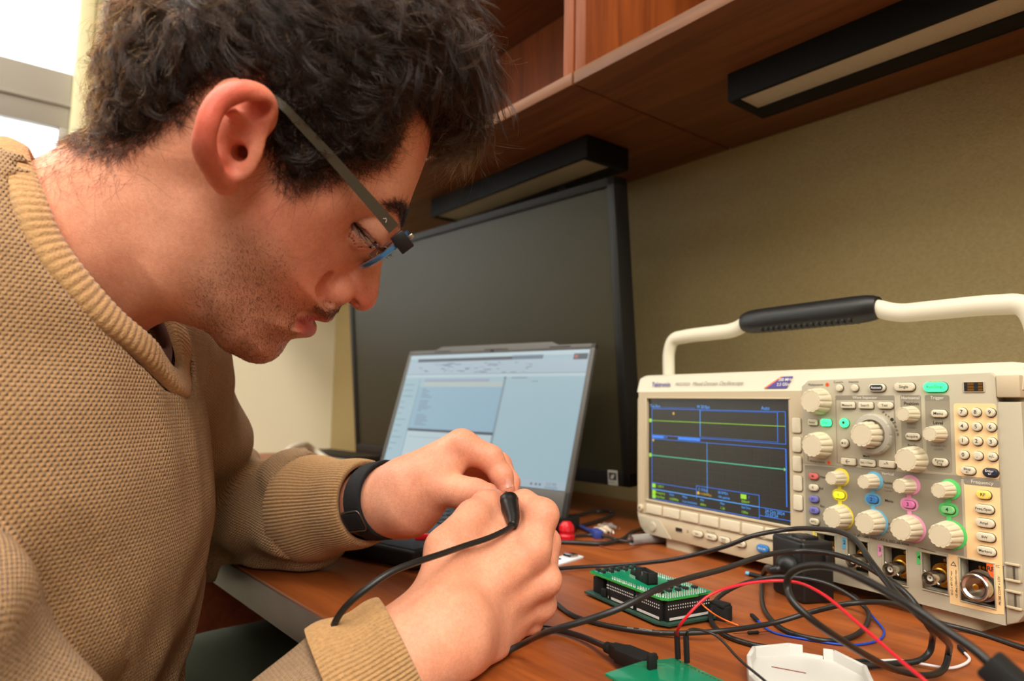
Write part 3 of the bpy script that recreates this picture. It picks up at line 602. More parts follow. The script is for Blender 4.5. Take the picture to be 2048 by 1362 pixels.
# connector wells with BNC jacks
M['pcb_black'] = mat('black_circuit_board', (20, 20, 22), .5)
for k, (x0, y0, x1, y1) in enumerate(wells):
    N_ = k == 4
    cx, cy = ((x0+x1)/2+(.5 if not N_ else 1), -17.2)
    b = MB(); b.box(U(x0-.1, y0-.1, -12.5), U(x1+.1, y1+.1, -11), mat=0, Mx=OL)
    for lo, hi in (((x0-1.2, y0-1.2), (x1+1.2, y0)), ((x0-1.2, y1), (x1+1.2, y1+1.2)), ((x0-1.2, y0), (x0, y1)), ((x1, y0), (x1+1.2, y1))): b.box(U(*lo, -2), U(*hi, 1.3), bev=.0005, mat=1, Mx=OL)
    for i in range(3):
        for j in range(2): b.prism([(p[0]*mm, p[1]*mm) for p in rrect(1.7, 2.2, .6, 3, (x1-7.5+2.4*i) if not N_ else (x0+8+2.6*i), -5.5-3*j)], -.0111, -.0107, mat=2, Mx=OL)
    if not N_: b.lathe([(.0093, -.0111), (.0093, -.0107), (.0060, -.0107)], 32, mat=2, Mx=OL @ T(cx*mm, cy*mm, 0), cap=False)
    b.build('connector_well', ['pcb_black', 'panel', 'gold'], osc)
    b = MB(); O2 = OL @ T(cx*mm, cy*mm, 0)
    if N_:
        b.lathe([(.0115, -.0108), (.0115, -.004), (.0098, -.004), (.0098, .001), (.0103, .0015), (.0103, .0045), (.0098, .0055), (.0098, .0070), (.0090, .0077), (.0080, .0077), (.0066, .0062), (.0066, -.002), (.00001, -.002)], 40, mat=0, Mx=O2)
        b.lathe([(.0022, -.002), (.0022, .0055), (.0012, .006), (.0001, .006)], 16, mat=1, Mx=O2)
        b.build('rf_connector', ['steel', 'gold'], osc)
    else:
        b.lathe([(.0062, -.0108), (.0062, -.0055), (.0052, -.005)], 28, mat=1, Mx=O2, cap=False)
        b.lathe([(.0052, -.0055), (.0052, .0105), (.0048, .0112), (.0043, .0112), (.0042, -.001), (.00001, -.001)], 28, mat=0, Mx=O2)
        b.lathe([(.0023, -.001), (.0023, .0085), (.0009, .0085), (.0009, .002), (.00001, .002)], 18, mat=2, Mx=O2)
        for s in (-1, 1): b.lathe([(.001, .0), (.001, .0018), (.0001, .002)], 10, mat=0, Mx=O2 @ T(s*.0050*.8, -s*.0050*.6, .006) @ Matrix.Rotation(radians(90), 4, Vector((.6*s, .8*s, 0))))
        b.build('bnc_connector', ['steel', 'gold', 'inkw'], osc)
# right clip recesses
b = MB()
for y in (-2.4, -21.2):
    b.box(U(375.4, y-6.2, -.3), U(387, y+6.2, .35), bev=.0006, mat=1, Mx=OL); b.box(U(377, y-4.6, .2), U(384.6, y+4.6, .5), bev=.0004, mat=2, Mx=OL); b.box(U(381.5, y-4.6, .4), U(382.6, y+4.6, .9), mat=3, Mx=OL)
    for s in (-1, 1): b.box(U(376.5, y+s*5.6-.9, 0), U(386, y+s*5.6+.9, 1.8), bev=.0006, mat=0, Mx=OL)
b.build('probe_terminal', ['beige', 'panel', 'panel_d', 'rim'], osc)
MB().box(U(376, 121, -30), U(391.4, 137.4, 1.2), bev=.0012, Mx=OL).build('front_latch', 'beige', osc)
# feet
for x in (44, 333):
    b = MB(); b.prism([(p[0]*mm, p[1]*mm) for p in rrect(44, 52, 6, 5, x, 32)], 0, .0145, bev=.003, seg=3, Mx=into(osc) @ Matrix.Translation((0, 0, DESK)) @ Matrix.Rotation(SYAW, 4, 'Z')); b.build('foot', 'beige', osc)
for x in (44, 333):
    b = MB(); b.prism([(p[0]*mm, p[1]*mm) for p in rrect(30, 24, 6, 5, x, 128)], 0, .0145, bev=.003, Mx=into(osc) @ Matrix.Translation((0, 0, DESK)) @ Matrix.Rotation(SYAW, 4, 'Z')); b.build('foot', 'beige', osc)
# handle: rises from both ends of the cowl
hz = -.052
hp = [(-.0185+.0, .085), (-.0185, .150), (-.0175, .180), (-.010, .1935), (.008, .1965), (.060, .1975), (.082, .198), (.094, .2005), (.104, .2045), (.120, .2055), (.180, .2055), (.240, .2055), (.256, .2045), (.268, .2005), (.280, .198), (.302, .1975), (.356, .1965), (.374, .1935), (.3815, .180), (.3825, .150), (.3825, .085)]
path = catmull([(x, y, hz) for x, y in hp], 6)
b = MB(); b.tube(path, .0068, 14, Mx=OL, flat=1.25, nrm=(0, 0, 1)); b.build('handle', 'white_b', osc, smooth=180)
gp = catmull([(x, .2055, hz) for x in (.102, .14, .18, .22, .258)], 8); b = MB(); b.tube(gp, [.0118*(1-.25*(abs(2*i/(len(gp)-1)-1))**10) for i in range(len(gp))], 20, Mx=OL, flat=1.15, nrm=(0, 0, 1))
for i in range(16): b.box((.130+.0068*i, .1925, hz-.008), (.133+.0068*i, .198, hz+.009), bev=.001, Mx=OL)
b.build('handle_grip', 'black', osc, smooth=50)

# ---------------------------------------------------------------- small things on the desk
M['pcb_green'] = mat('green_circuit_board', (0, 122, 84), .35, coat=.3, mix=((4, 134, 94), 90, .3)); M['pcb_edge'] = mat('bright_green_board_edge', (52, 150, 60), .4); M['pcb_dark'] = mat('dark_green_circuit_board', (38, 66, 54), .4)
M['solder'] = mat('solder_joint', (232, 230, 220), .22, metal=.7); M['chip'] = mat('grey_black_chip', (36, 38, 40), .4); M['whitep'] = mat('white_printed_plastic', (206, 204, 198), .5, sss=0, bump=(500, .1, .0004)); M['redw'] = mat('red_wire', (214, 24, 42), .35); M['bluew'] = mat('blue_wire', (20, 66, 176), .35); M['orangew'] = mat('orange_wire', (240, 110, 40), .35); M['whitew'] = mat('white_wire', (222, 210, 212), .4)
M['clear'] = mat('clear_plastic', (220, 218, 214), .15, trans=.75, ior=1.3); M['cream'] = mat('cream_clip_plastic', (214, 196, 168), .4); M['bluep'] = mat('blue_plastic', (52, 66, 138), .45); M['redp'] = mat('red_plastic', (196, 18, 32), .4); M['white_board'] = mat('white_circuit_board', (222, 226, 232), .4); M['silk'] = mat('white_silkscreen', (205, 200, 195), .6)
def P3(t):
    if len(t) == 3: return onz(t[0], t[1], DESK+t[2])
    return atd(t[0], t[1], t[3])
def cable(name, pts, r, m, label, cat='cable', group=None, extra=None, k=8, n=10):
    P = catmull([P3(t) for t in pts], k); c = np.mean(P, 0); c[2] = min(p[2] for p in P)-r
    b = MB(); b.tube([p-c for p in P], r, n)
    o = tag(b.build(name, m, None, 180), label, cat, group); o.location = c
    return o, P
def dupont(parent, p, d, L=.014, m='blackm', name='crimp_housing', w=.0026):
    d = Vector(d).normalized(); up = Vector((0, 0, 1)) if abs(d.z) < .8 else Vector((1, 0, 0))
    Mx = parent.matrix_world.inverted() @ frame(p, d, up)
    return MB().box((0, -w/2, -w/2), (L, w/2, w/2), bev=.0003, Mx=Mx).build(name, m, parent)
bpy.context.view_layer.update()
# cables
o, P = cable('power_cord', [(1088, 1140, .0036), (1160, 1134, .0036), (1230, 1131, .005), (1290, 1126, .012), (1350, 1118, .022), (1450, 1093, .042), (1508, 1071, .054), (1575, 1059, .060), (1640, 1058, 0, .52), (1684, 1065, 0, .48), (1713, 1082, 0, .45), (1742, 1123, 0, .41), (1780, 1172, 0, .385), (1826, 1220, 0, .36), (1873, 1263, 0, .36), (1897, 1307, .011), (1888, 1337, .0045), (1853, 1351, .0045), (1800, 1342, .009), (1742, 1316, 0, .37), (1684, 1281, 0, .35), (1625, 1240, 0, .34), (1587, 1205, 0, .345), (1575, 1176, 0, .352), (1576, 1156, 0, .352), (1596, 1138, 0, .345), (1631, 1131, 0, .335), (1669, 1135, 0, .325), (1713, 1152, 0, .31), (1771, 1182, 0, .295), (1830, 1217, 0, .28), (1888, 1258, 0, .27), (1946, 1298, 0, .26), (1985, 1332, 0, .255)], .0019, 'cable', 'thick black cable looping in the air over the plug adapter', 'cable')
e = Vector(P[-1]); d = (Vector(P[-1])-Vector(P[-4])).normalized(); bpy.context.view_layer.update()
b = MB(); fm = o.matrix_world.inverted() @ frame(e, d, (0, 0, 1)); b.box((-.002, -.006, -.005), (.03, .006, .005), bev=.0015, Mx=fm); b.build('plug', 'blackm', o)
o, P = cable('usb_lead', [(1080, 1185, .003), (1100, 1197, .002), (1150, 1233, .002), (1230, 1254, .002), (1330, 1266, .003), (1440, 1262, .0072), (1550, 1245, .010), (1620, 1225, .018), (1700, 1207, .03), (1770, 1205, .03), (1820, 1220, .02), (1870, 1243, .006), (1950, 1264, .002), (2048, 1296, .002), (2110, 1316, .002)], .0018, 'cable', 'black cable with faint white print snaking across the desk front', 'cable')
M['print'] = mat('faint_white_print', (150, 148, 144), .6)
bpy.context.view_layer.update(); b = MB()
for s, q in (('AWM', (1262, 1257)), ('30V', (1283, 1259)), ('COPPER', (1296, 1261)), ('CABLE', (1318, 1263.5))):
    p = onz(q[0], q[1], DESK+.0035); p2 = onz(q[0]+8, q[1]+1.2, DESK+.0035); x = Vector(p2-p).normalized()
    b.text(s, .0019, o.matrix_world.inverted() @ frame(p+np.array([-.0002, -.0006, .0002]), x, (-.1, -.75, .66)), depth=.00035)
b.build('cable_print', 'print', o, 0)
o, P = cable('usb_cable', [(1040, 1262, .006), (1075, 1256, .004), (1115, 1260, .003), (1160, 1272, .004), (1195, 1286, .006), (1213, 1294, .008)], .002, 'cable', 'black plug cable running to the green board at the front edge', 'cable')
p0 = onz(1213, 1294, DESK+.008); p1 = onz(1300, 1330, DESK+.008); d = Vector(p1-p0); Lp = d.length; bpy.context.view_layer.update(); fm = o.matrix_world.inverted() @ frame(p0, d, (0, 0, 1))
b = MB(); b.lathe([(.0026, -.001), (.0034, .0), (.0034, .0016), (.0027, .0018), (.0027, .0026), (.0036, .0028), (.0036, .0044), (.0029, .0046), (.003, .007)], 16, Mx=fm @ Matrix.Rotation(pi/2, 4, 'Y')); 
b.prism([(.005, -.003), (.011, -.0048), (.014, -.0074), (Lp, -.0074), (Lp, .0074), (.014, .0074), (.011, .0048), (.005, .003)], -.0042, .0042, bev=.001, bevbottom=True, Mx=fm); b.build('usb_plug', 'blackm', o)
# plug adapter
c0 = onz(1606, 1210, DESK); ad = empty('plug_adapter', Matrix.Translation(c0) @ Matrix.Rotation(radians(-25), 4, 'Z'), 'black wall plug power adapter standing against the oscilloscope front', 'adapter')
hh = .0505
b = MB(); b.box((-.043, 0, 0), (0, .031, hh), bev=.003, seg=3); b.box((-.026, .008, hh-.001), (-.01, .024, hh+.0025), bev=.001); b.box((-.004, .020, .030), (.0035, .028, .040), bev=.001)
b.build('case', 'black', ad)
b = MB(); b.text('AC ADAPTER', .0034, T(-.017, .008, hh+.0002), depth=0); b.text('INPUT 100-240V', .0026, T(-.017, .0045, hh+.0002), depth=0); b.build('case_print', 'print', ad, 0)
b = MB(); b.lathe([(.0105, 0), (.0105, .003), (.0088, .0075), (.005, .0105), (.0001, .0115)], 24, Mx=T(-.0165, 0, .028) @ Matrix.Rotation(radians(90), 4, 'X')); b.build('cord_boss', 'black', ad)
bpy.context.view_layer.update(); ce = into(ad) @ Vector(onz(1526, 1150, DESK+.006)); sp = catmull([(-.0165, -.008, .026), (-.020, -.014, .024), tuple((Vector((-.020, -.014, .024))+ce)/2+Vector((0, 0, .004))), tuple(ce)], 8); b = MB()
b.tube(sp, [.0040*(1-.35*i/(len(sp)-1))*(1 if i % 3 else .8) for i in range(len(sp))], 12); b.build('strain_relief', 'cable', ad, 180)
o, P = cable('cord', [(1526, 1148, .006), (1523, 1180, .0022), (1535, 1230, .002), (1580, 1265, .002), (1650, 1281, .002), (1700, 1275, .002), (1735, 1245, .003), (1730, 1215, .006), (1690, 1185, .014), (1640, 1163, .02), (1560, 1153, .022), (1500, 1163, .018), (1450, 1185, .013), (1425, 1212, .009), (1422, 1240, .003), (1450, 1270, .002), (1500, 1288, .002), (1545, 1296, .002)], .0018, 'cable', 'black cord making a wide ring on the desk below the adapter', 'cable')
for k_ in ('label', 'category'): del o[k_]
bpy.context.view_layer.update(); o.parent = ad; o.matrix_parent_inverse = ad.matrix_world.inverted()
# ferrite-like block
f0 = onz(1440, 1238, DESK); o = MB().prism([(-.009, -.005), (.006, -.006), (.0085, -.003), (.0085, .003), (.006, .006), (-.009, .005), (-.0105, 0)], 0, .011, bev=.001, Mx=Matrix.Rotation(.3, 4, 'Z')).prism(rrect(.014, .011, .002), .0105, .0125, bev=.0004).build('ferrite_choke', 'blackm'); o.location = f0; tag(o, 'small black ferrite block on the desk right of the green board stack', 'ferrite')
# jumper wires
M['grip'] = M['blackm']
ow, P = cable('jumper_wire', [(1354, 1272, .025), (1356, 1258, .032), (1372, 1235, .040), (1420, 1190, .052), (1500, 1166, .058), (1575, 1162, .06), (1640, 1185, 0, .37), (1720, 1250, 0, .335), (1800, 1320, 0, .31), (1850, 1362, 0, .295), (1890, 1400, 0, .29)], .00085, 'redw', 'red jumper wire arching up from the front green board', 'wire', 'jumper wires')
gb_z = .0125
bpy.context.view_layer.update(); dupont(ow, onz(1356, 1318, DESK+gb_z), Vector(P[0])-Vector(onz(1356, 1318, DESK+gb_z)), L=.0150)
ow, P = cable('jumper_wire', [(1372, 1272, .027), (1376, 1262, .031), (1388, 1258, .031), (1430, 1270, .028), (1480, 1320, .02), (1530, 1362, .015), (1560, 1390, .012)], .00075, 'cable', 'thin black jumper wire curling down from the front green board', 'wire', 'jumper wires')
bpy.context.view_layer.update(); dupont(ow, onz(1374, 1326, DESK+gb_z), Vector(P[0])-Vector(onz(1374, 1326, DESK+gb_z)), L=.0160)
ow, P = cable('jumper_wire', [(1515, 1241, .0025), (1545, 1264, .001), (1620, 1280, .001), (1700, 1290, .001), (1755, 1281, .001), (1768, 1263, .001), (1748, 1236, .002), (1716, 1200, .004)], .0008, 'bluew', 'blue jumper wire curving inside the black cable rings', 'wire', 'jumper wires')
bpy.context.view_layer.update(); dupont(ow, P[0], P[0]-P[3], L=.011); dupont(ow, P[-1], P[-1]-P[-4], L=.012)
b = MB(); b.tube([Vector(P[-1])+(Vector(P[-1])-Vector(P[-4])).normalized()*t for t in (.011, .019)], .0004, 6, Mx=ow.matrix_world.inverted()); b.build('pin', 'steel', ow)
ow, P = cable('jumper_wire', [(1399, 1203, .013), (1411, 1215, .012), (1428, 1228, .008), (1450, 1240, .003), (1477, 1251, .001)], .0006, 'orangew', 'short orange wire beside the ferrite block', 'wire', 'jumper wires')
r0, r1 = onz(1490, 1266, DESK+.0014), onz(1523, 1264, DESK+.0014); rm = (r0+r1)/2
o = MB().lathe([(.0009, -.0042), (.0012, -.0036), (.0011, 0), (.0012, .0036), (.0009, .0042)], 12, Mx=frame((0, 0, 0), r1-r0, (0, 0, 1)) @ Matrix.Rotation(pi/2, 4, 'Y')).tube([(r0-rm)*1.5*1.6, (r1-rm)*1.6*1.5], .0002, 6).build('diode', 'blackm'); o.location = rm; tag(o, 'tiny black diode with bare leads lying below the blue wire plug', 'component')
ow, P = cable('jumper_wire', [(1742, 1322, .002), (1800, 1321, .002), (1850, 1329, .003), (1895, 1336, .002), (1925, 1330, .0015), (1939, 1318, .0015), (1930, 1306, .0015)], .0009, 'whitew', 'white jumper wire lying at the lower right under the black loop', 'wire', 'jumper wires')
bpy.context.view_layer.update(); dupont(ow, P[0], P[0]-P[3], L=.012); dupont(ow, P[-1], P[-1]-P[-4], L=.013)
# green board stack
pa, pb, pc_ = [onz(*q, DESK+.0205) for q in ((1177, 1142), (1329, 1200), (1418, 1181))]
ax = Vector(pa-pb); LB = ax.length; ax.normalize(); ay = Vector((-ax.y, ax.x, 0)); ay = -ay if ay.dot(Vector(pc_-pb)) < 0 else ay; WB = Vector(pc_-pb).dot(ay)
stk = empty('circuit_board_stack', Matrix(((-ax.x, ay.x, 0, pb[0]), (-ax.y, ay.y, 0, pb[1]), (0, 0, 1, DESK), (0, 0, 0, 1))), 'green circuit board stacked on black headers over a dark board', 'circuit board')
# local: front corner at origin, board runs to -X, +Y
b = MB(); b.prism([(-LB-.003, -.002), (-.006, -.0035), (.003, .002), (.0035, WB-.002), (0, WB+.003), (-LB-.003, WB+.003)], .002, .0036, bev=.0002); b.build('base_board', 'pcb_dark', stk)
b = MB(); b.prism([(-LB+.002, 0), (-.004, 0), (0, .004), (0, WB-.016), (-.0015, WB-.015), (-.0015, WB), (-LB+.002, WB), (-LB, WB-.004), (-LB, .003)], .0192, .0208, bev=.0001)
b.prism([(-LB+.0023, .0003), (-.0043, .0003), (-.0003, .0043), (-.0003, WB-.016), (-.0018, WB-.0003), (-LB+.0023, WB-.0003), (-LB+.0003, WB-.004), (-LB+.0003, .0033)], .0206, .0210, mat=1)
b.build('shield_board', ['pcb_edge', 'pcb_green'], stk)
def header(lo, hi, n_, along, face, name='pin_header'):
    b = MB(); b.box(lo, hi, bev=.0002)
    z = (lo[2]+hi[2])/2
    for k in range(n_):
        t = (k+.5)/n_
        for row in range(2):
            zz = z+.003-.0022*row
            if along == 'x': x = lo[0]+(hi[0]-lo[0])*t; b.box((x-.0004, face-.0003, zz), (x+.0004, face+.0001, zz+.0009), mat=1)
            else: y = lo[1]+(hi[1]-lo[1])*t; b.box((face-.0001, y-.0004, zz), (face+.0003, y+.0004, zz+.0009), mat=1)
    if along == 'x': b.box((lo[0]+.002, face-.00025, lo[2]+.001), (hi[0]-.001, face, lo[2]+.0028), mat=1)
    else: b.box((face, lo[1]+.002, lo[2]+.001), (face+.00025, hi[1]-.001, lo[2]+.0028), mat=1)
    return b.build(name, ['blackm', 'silk'], stk, 30)
header((-LB*.36, .001, .0036), (-.006, .006, .0192), 12, 'x', .001); header((-LB*.70, .001, .0036), (-LB*.38, .006, .0192), 14, 'x', .001); header((-LB*.74, .001, .0036), (-LB*.71, .004, .0192), 4, 'x', .001)
header((-.0065, .004, .0036), (-.0015, WB-.003, .0192), 18, 'y', -.0015); header((-LB*.7, WB-.006, .0036), (-.006, WB-.001, .0192), 20, 'x', WB-.0058)
b = MB(); b.box((-LB+.001, .004, .0036), (-LB*.84, .016, .0165), bev=.001); b.box((-LB*.83, .001, .0036), (-LB*.77, .006, .010), bev=.0005); b.build('barrel_jack', 'blackm', stk)
b = MB(); random.seed(5)
def pins(x0, x1, y, n_):
    for k in range(n_):
        x = x0+(x1-x0)*(k+.5)/n_+random.uniform(-.0002, .0002); b.lathe([(.0006, .0208), (.00055, .0214), (.0003, .0224), (.00001, .0226)], 6, Mx=T(x, y, 0))
for y, n_ in ((.0025, 12), (.005, 9)): pins(-LB*.36, -.006, y, n_)
pins(-LB*.70, -LB*.38, .003, 14)
for y in (WB-.003, WB-.0052): pins(-LB*.7, -.02, y, 18)
for x in (-.003, -.0055, -.008):
    for k in range(17): b.lathe([(.0006, .0208), (.00055, .0214), (.0003, .0224), (.00001, .0226)], 6, Mx=T(x+random.uniform(-.0002, .0002), .006+(WB-.010)*k/17, 0))
b.build('solder_pins', 'solder', stk, 30)
def chip(x, y, w, d, h=.0016, rz=0):
    b = MB(); Mx = T(x, y, .0209) @ Matrix.Rotation(rz, 4, 'Z'); b.box((-w/2, -d/2, .0003), (w/2, d/2, h), bev=.0002, Mx=Mx)
    for s in (-1, 1):
        for k in range(2): b.box((-w/2+.0004+k*w*.55, s*d/2-.0005, 0), (-w/2+.0012+k*w*.55, s*d/2+.0011, .0005), mat=1, Mx=Mx)
    return b.build('chip', ['chip', 'solder'], stk, 30)
for i in range(6):
    for j in range(2): chip(-LB+.006+.0065*j+.0015*(i % 2), .006+.0075*i, .0042, .0034, .0022)
for i in range(5): chip(-.013-.001*(i % 2), .008+.0085*i, .0042, .0036, .0022)
for i in range(4): chip(-.0215, .008+.0085*i, .004, .0032, .0018)
chip(-LB*.34, WB*.78, .011, .004, .0015)
# boxed ribbon-cable header and its tab
b = MB(); Mx = T(-LB*.47, WB*.42, .0209) @ Matrix.Rotation(radians(-12), 4, 'Z')
b.box((-.0105, -.0045, 0), (.0105, .0045, .002), bev=.0003, Mx=Mx); b.box((-.0105, -.0045, .0), (-.0085, .0045, .0092), bev=.0003, Mx=Mx); b.box((.0085, -.0045, 0), (.0105, .0045, .0092), bev=.0003, Mx=Mx); b.box((-.0105, .0033, 0), (.0105, .0045, .0092), bev=.0003, Mx=Mx); b.box((-.0105, -.0045, 0), (-.002, -.0033, .0092), bev=.0003, Mx=Mx); b.box((.002, -.0045, 0), (.0105, -.0033, .0092), bev=.0003, Mx=Mx); b.box((-.003, -.0046, 0), (.003, -.0033, .005), bev=.0003, Mx=Mx)
for i in range(5):
    for j in (-1, 1): b.box((-.0052+.0025*i-.0003, j*.0012-.0003, .001), (-.0052+.0025*i+.0003, j*.0012+.0003, .007), mat=1, Mx=Mx)
b.build('boxed_header', ['blackm', 'solder'], stk, 30)
b = MB(); Mx = T(-LB*.63, WB*.50, .0209) @ Matrix.Rotation(radians(-12), 4, 'Z'); b.box((-.008, -.004, .0), (.004, .004, .0014), mat=1, Mx=Mx); b.box((-.006, -.004, .0013), (.007, .004, .0044), bev=.0003, Mx=Mx); b.build('voltage_regulator', ['blackm', 'steel'], stk, 30)
for s in (.12, .88): MB().lathe([(.0022, 0), (.0022, .0021)], 10, Mx=T(-LB*s, WB*.5, 0)).build('standoff', 'blackm', stk)
# front green board
gz = DESK+gb_z; A_, N1, N2, B_, C_ = [onz(*q, gz) for q in ((1210, 1346), (1284, 1322), (1326, 1318), (1350, 1315), (1450, 1362))]
D_ = A_+(C_-B_)*1.0; gc = (A_+C_)/2; E2 = C_+(C_-B_)*.3; D2 = D_+(C_-B_)*.3
gb = empty('circuit_board', Matrix.Translation((gc[0], gc[1], DESK)), 'bright green circuit board at the near desk edge with two jumpers plugged in', 'circuit board')
pl = [(p[0]-gc[0], p[1]-gc[1]) for p in (A_, D2, E2, B_, N2, N1)]
b = MB(); b.prism(pl, gb_z-.0016, gb_z, bev=.0002); b.build('board', 'pcb_green', gb)
b = MB()
for k in range(12):
    p = B_+(C_-B_)*(.12+.075*k)+(A_-B_)*.05-gc; b.lathe([(.0007, gb_z), (.0007, gb_z+.0002), (.0001, gb_z+.0003)], 8, Mx=T(p[0], p[1], 0))
b.build('solder_pads', 'gold', gb, 30)
b = MB()
for f1, f2 in ((.08, .1), (.9, .1), (.08, .9), (.9, .9)):
    p = B_+(E2-B_)*f1+(A_-B_)*f2-gc; b.lathe([(.0025, 0), (.0025, gb_z-.0015)], 10, Mx=T(p[0], p[1], 0))
b.build('standoffs', 'blackm', gb)
p = onz(1304, 1338, gz); x_ = Vector(B_-A_).normalized(); b = MB(); Mx = into(gb) @ frame(p, x_, (0, 0, 1)); b.box((-.003, -.0013, -.0002), (.003, .0013, .0085), bev=.0005, Mx=Mx); b.build('jumper_cap', 'blackm', gb)
# white printed tray
rim = [onz(*q, DESK+.0105) for q in ((1493, 1311), (1504, 1293), (1576, 1286), (1605, 1290), (1646, 1297), (1670, 1300), (1734, 1332), (1762, 1395), (1700, 1440), (1570, 1425), (1498, 1350))]
tc_ = np.mean(rim, 0); tr = empty('printed_tray', Matrix.Translation((tc_[0], tc_[1], DESK)), 'white 3D printed open tray at the bottom edge, right of the green board', 'tray')
rp = [Vector((p[0]-tc_[0], p[1]-tc_[1], 0)) for p in rim]
MB().prism([(p.x, p.y) for p in rp][::-1], .0005, .0045, bev=.0004).build('tray_floor', 'whitep', tr)
b = MB(); n = len(rp)
for i in range(n):
    a, c = rp[i], rp[(i+1) % n]
    if i == 3: hgt = .0062
    else: hgt = .0108
    t = (c-a).normalized(); nn = Vector((-t.y, t.x, 0)); nn = -nn if nn.dot(-(a+c)/2) < 0 else nn
    b.prism([(q.x, q.y) for q in (a, c, c+nn*.0026, a+nn*.0026)], 0, hgt, bev=.0004)
a, c = rp[1], rp[2]; q1, q2 = a+(c-a)*.3, a+(c-a)*.75; b.prism([(q.x, q.y) for q in (q1, q2, q2+Vector((0, -.0045, 0)), q1+Vector((0, -.0045, 0)))], 0, .0090, bev=.0006)
b.build('tray_wall', 'whitep', tr)
s0, s1 = onz(1543, 1333, DESK+.0047)-tc_, onz(1612, 1346, DESK+.0047)-tc_; t = Vector(s1-s0); t.z = 0; L_ = t.length
MB().box((0, -.0006, .0044), (L_, .0006, .0047), Mx=frame((s0[0], s0[1], 0), t, (0, 0, 1))).build('tray_slot', 'deskside', tr, 0)
# little white board with a metal socket
q = [onz(*p, DESK+.0018) for p in ((1085, 1124), (1140, 1105), (1167, 1112), (1108, 1131))]; c = np.mean(q, 0)
wb = empty('breakout_board', Matrix.Translation((c[0], c[1], DESK)), 'small white breakout board with metal socket right of the near hand', 'circuit board')
MB().prism([(p[0]-c[0], p[1]-c[1]) for p in q], 0, .0016, bev=.0002).build('board', 'white_board', wb)
p = onz(1141, 1112, DESK+.0018)-c; p2 = onz(1152, 1108, DESK+.0018)-c; x_ = Vector(q[2]-q[1]); fm = frame((p[0], p[1], .0016), x_, (0, 0, 1))
MB().box((-.007, -.005, 0), (.007, .005, .003), bev=.0008, Mx=fm).box((-.0055, -.0056, .0006), (.0055, -.0049, .0024), mat=1, Mx=fm).build('metal_socket', ['steel', 'blackm'], wb)
p = onz(1118, 1118, DESK+.0018)-c; MB().box((-.002, -.0015, .0016), (.002, .0015, .0026), bev=.0003, Mx=T(p[0], p[1], 0)).build('chip', 'chip', wb)
# clutter between the laptop and the oscilloscope
cable('black_lead', [(1098, 1083, .003), (1150, 1085, .003), (1205, 1087, .003), (1243, 1079, .004), (1262, 1066, .006), (1285, 1058, .004), (1300, 1052, .003)], .0024, 'cable', 'black lead lying nearest along the desk beside the laptop corner', 'cable', 'leads behind the laptop corner')
cable('black_lead', [(1146, 1072, .003), (1180, 1070, .003), (1213, 1073, .004), (1240, 1081, .004), (1275, 1083, .003), (1310, 1077, .003), (1330, 1070, .003)], .0019, 'cable', 'black lead running behind the red plug to under the oscilloscope', 'cable', 'leads behind the laptop corner')
cable('black_lead', [(1128, 1060, .003), (1165, 1051, .003), (1195, 1042, .004), (1222, 1032, .006), (1226, 1024, .008), (1195, 1023, .006), (1150, 1031, .004), (1120, 1036, .004)], .0024, 'cable', 'doubled back black lead in the shadow under the monitor', 'cable', 'leads behind the laptop corner')
cable('thin_wire', [(1192, 1089, .0012), (1220, 1097, .0012), (1247, 1099, .0012), (1285, 1089, .0012), (1310, 1078, .0012)], .0005, 'deskside', 'hair thin brown wire bowing in front of the black leads', 'wire')
ow, P = cable('blue_lead', [(1130, 1043, .004), (1150, 1049, .004), (1172, 1058, .004), (1188, 1066, .004)], .0024, 'bluep', 'blue lead with blue block end beside the red plug', 'cable')
bpy.context.view_layer.update(); fm = ow.matrix_world.inverted() @ frame(P[-1], (P[-1]-P[-4])*[1, 1, 0], (0, 0, 1))
MB().box((-.002, -.006, -.004), (.018, .006, .006), bev=.0015, Mx=fm).build('block_end', 'bluep', ow)
p = onz(1133, 1081, DESK); o = MB().lathe([(.0065, 0), (.0095, .001), (.0100, .006), (.0085, .008), (.0085, .010), (.0095, .012), (.0085, .018), (.005, .022), (.0001, .0225)], 24, star=lambda k, i: 1-(.10 if k % 4 == 0 else 0)).build('red_plug', 'redp', None, 30); o.location = p; tag(o, 'ribbed red plug standing by the laptop corner', 'plug')
for i, (q0, q1, lab) in enumerate((((1188, 1058), (1213, 1064), 'cream test clip nearest the blue lead'), ((1197, 1052), (1222, 1062), 'cream test clip lying in the middle of three'), ((1206, 1049), (1232, 1055), 'pale test clip furthest back under the monitor'))):
    a, c = onz(*q0, DESK+.005), onz(*q1, DESK+.005); fm = frame((0, 0, 0), c-a, (0, 0, 1)); L_ = np.linalg.norm(c-a)
    tc2 = empty('test_clip', Matrix.Translation((a[0], a[1], DESK+.005)), lab, 'clip', 'test clips')
    MB().lathe([(.002, 0), (.0035, .003), (.0035, L_*.5), (.0045, L_*.55), (.0045, L_*.62), (.003, L_*.66), (.002, L_)], 14, Mx=fm @ Matrix.Rotation(pi/2, 4, 'Y')).build('clip_body', 'cream' if i < 2 else 'clear', tc2)
    MB().tube([(L_, 0, 0), (L_+.006, 0, .001), (L_+.007, 0, -.002)], .0005, 6, Mx=fm).build('hook', 'steel', tc2)
a, c = onz(1262, 1080, DESK+.006), onz(1310, 1076, DESK+.006); o = MB().lathe([(.006, 0), (.006, .05), (.0052, .05), (.0052, 0)], 20, Mx=frame((0, 0, 0), c-a, (0, 0, 1)) @ Matrix.Rotation(pi/2, 4, 'Y'), cap=False).build('clear_tube', 'clear'); o.location = a; tag(o, 'short clear plastic tube beside the oscilloscope foot', 'tube')
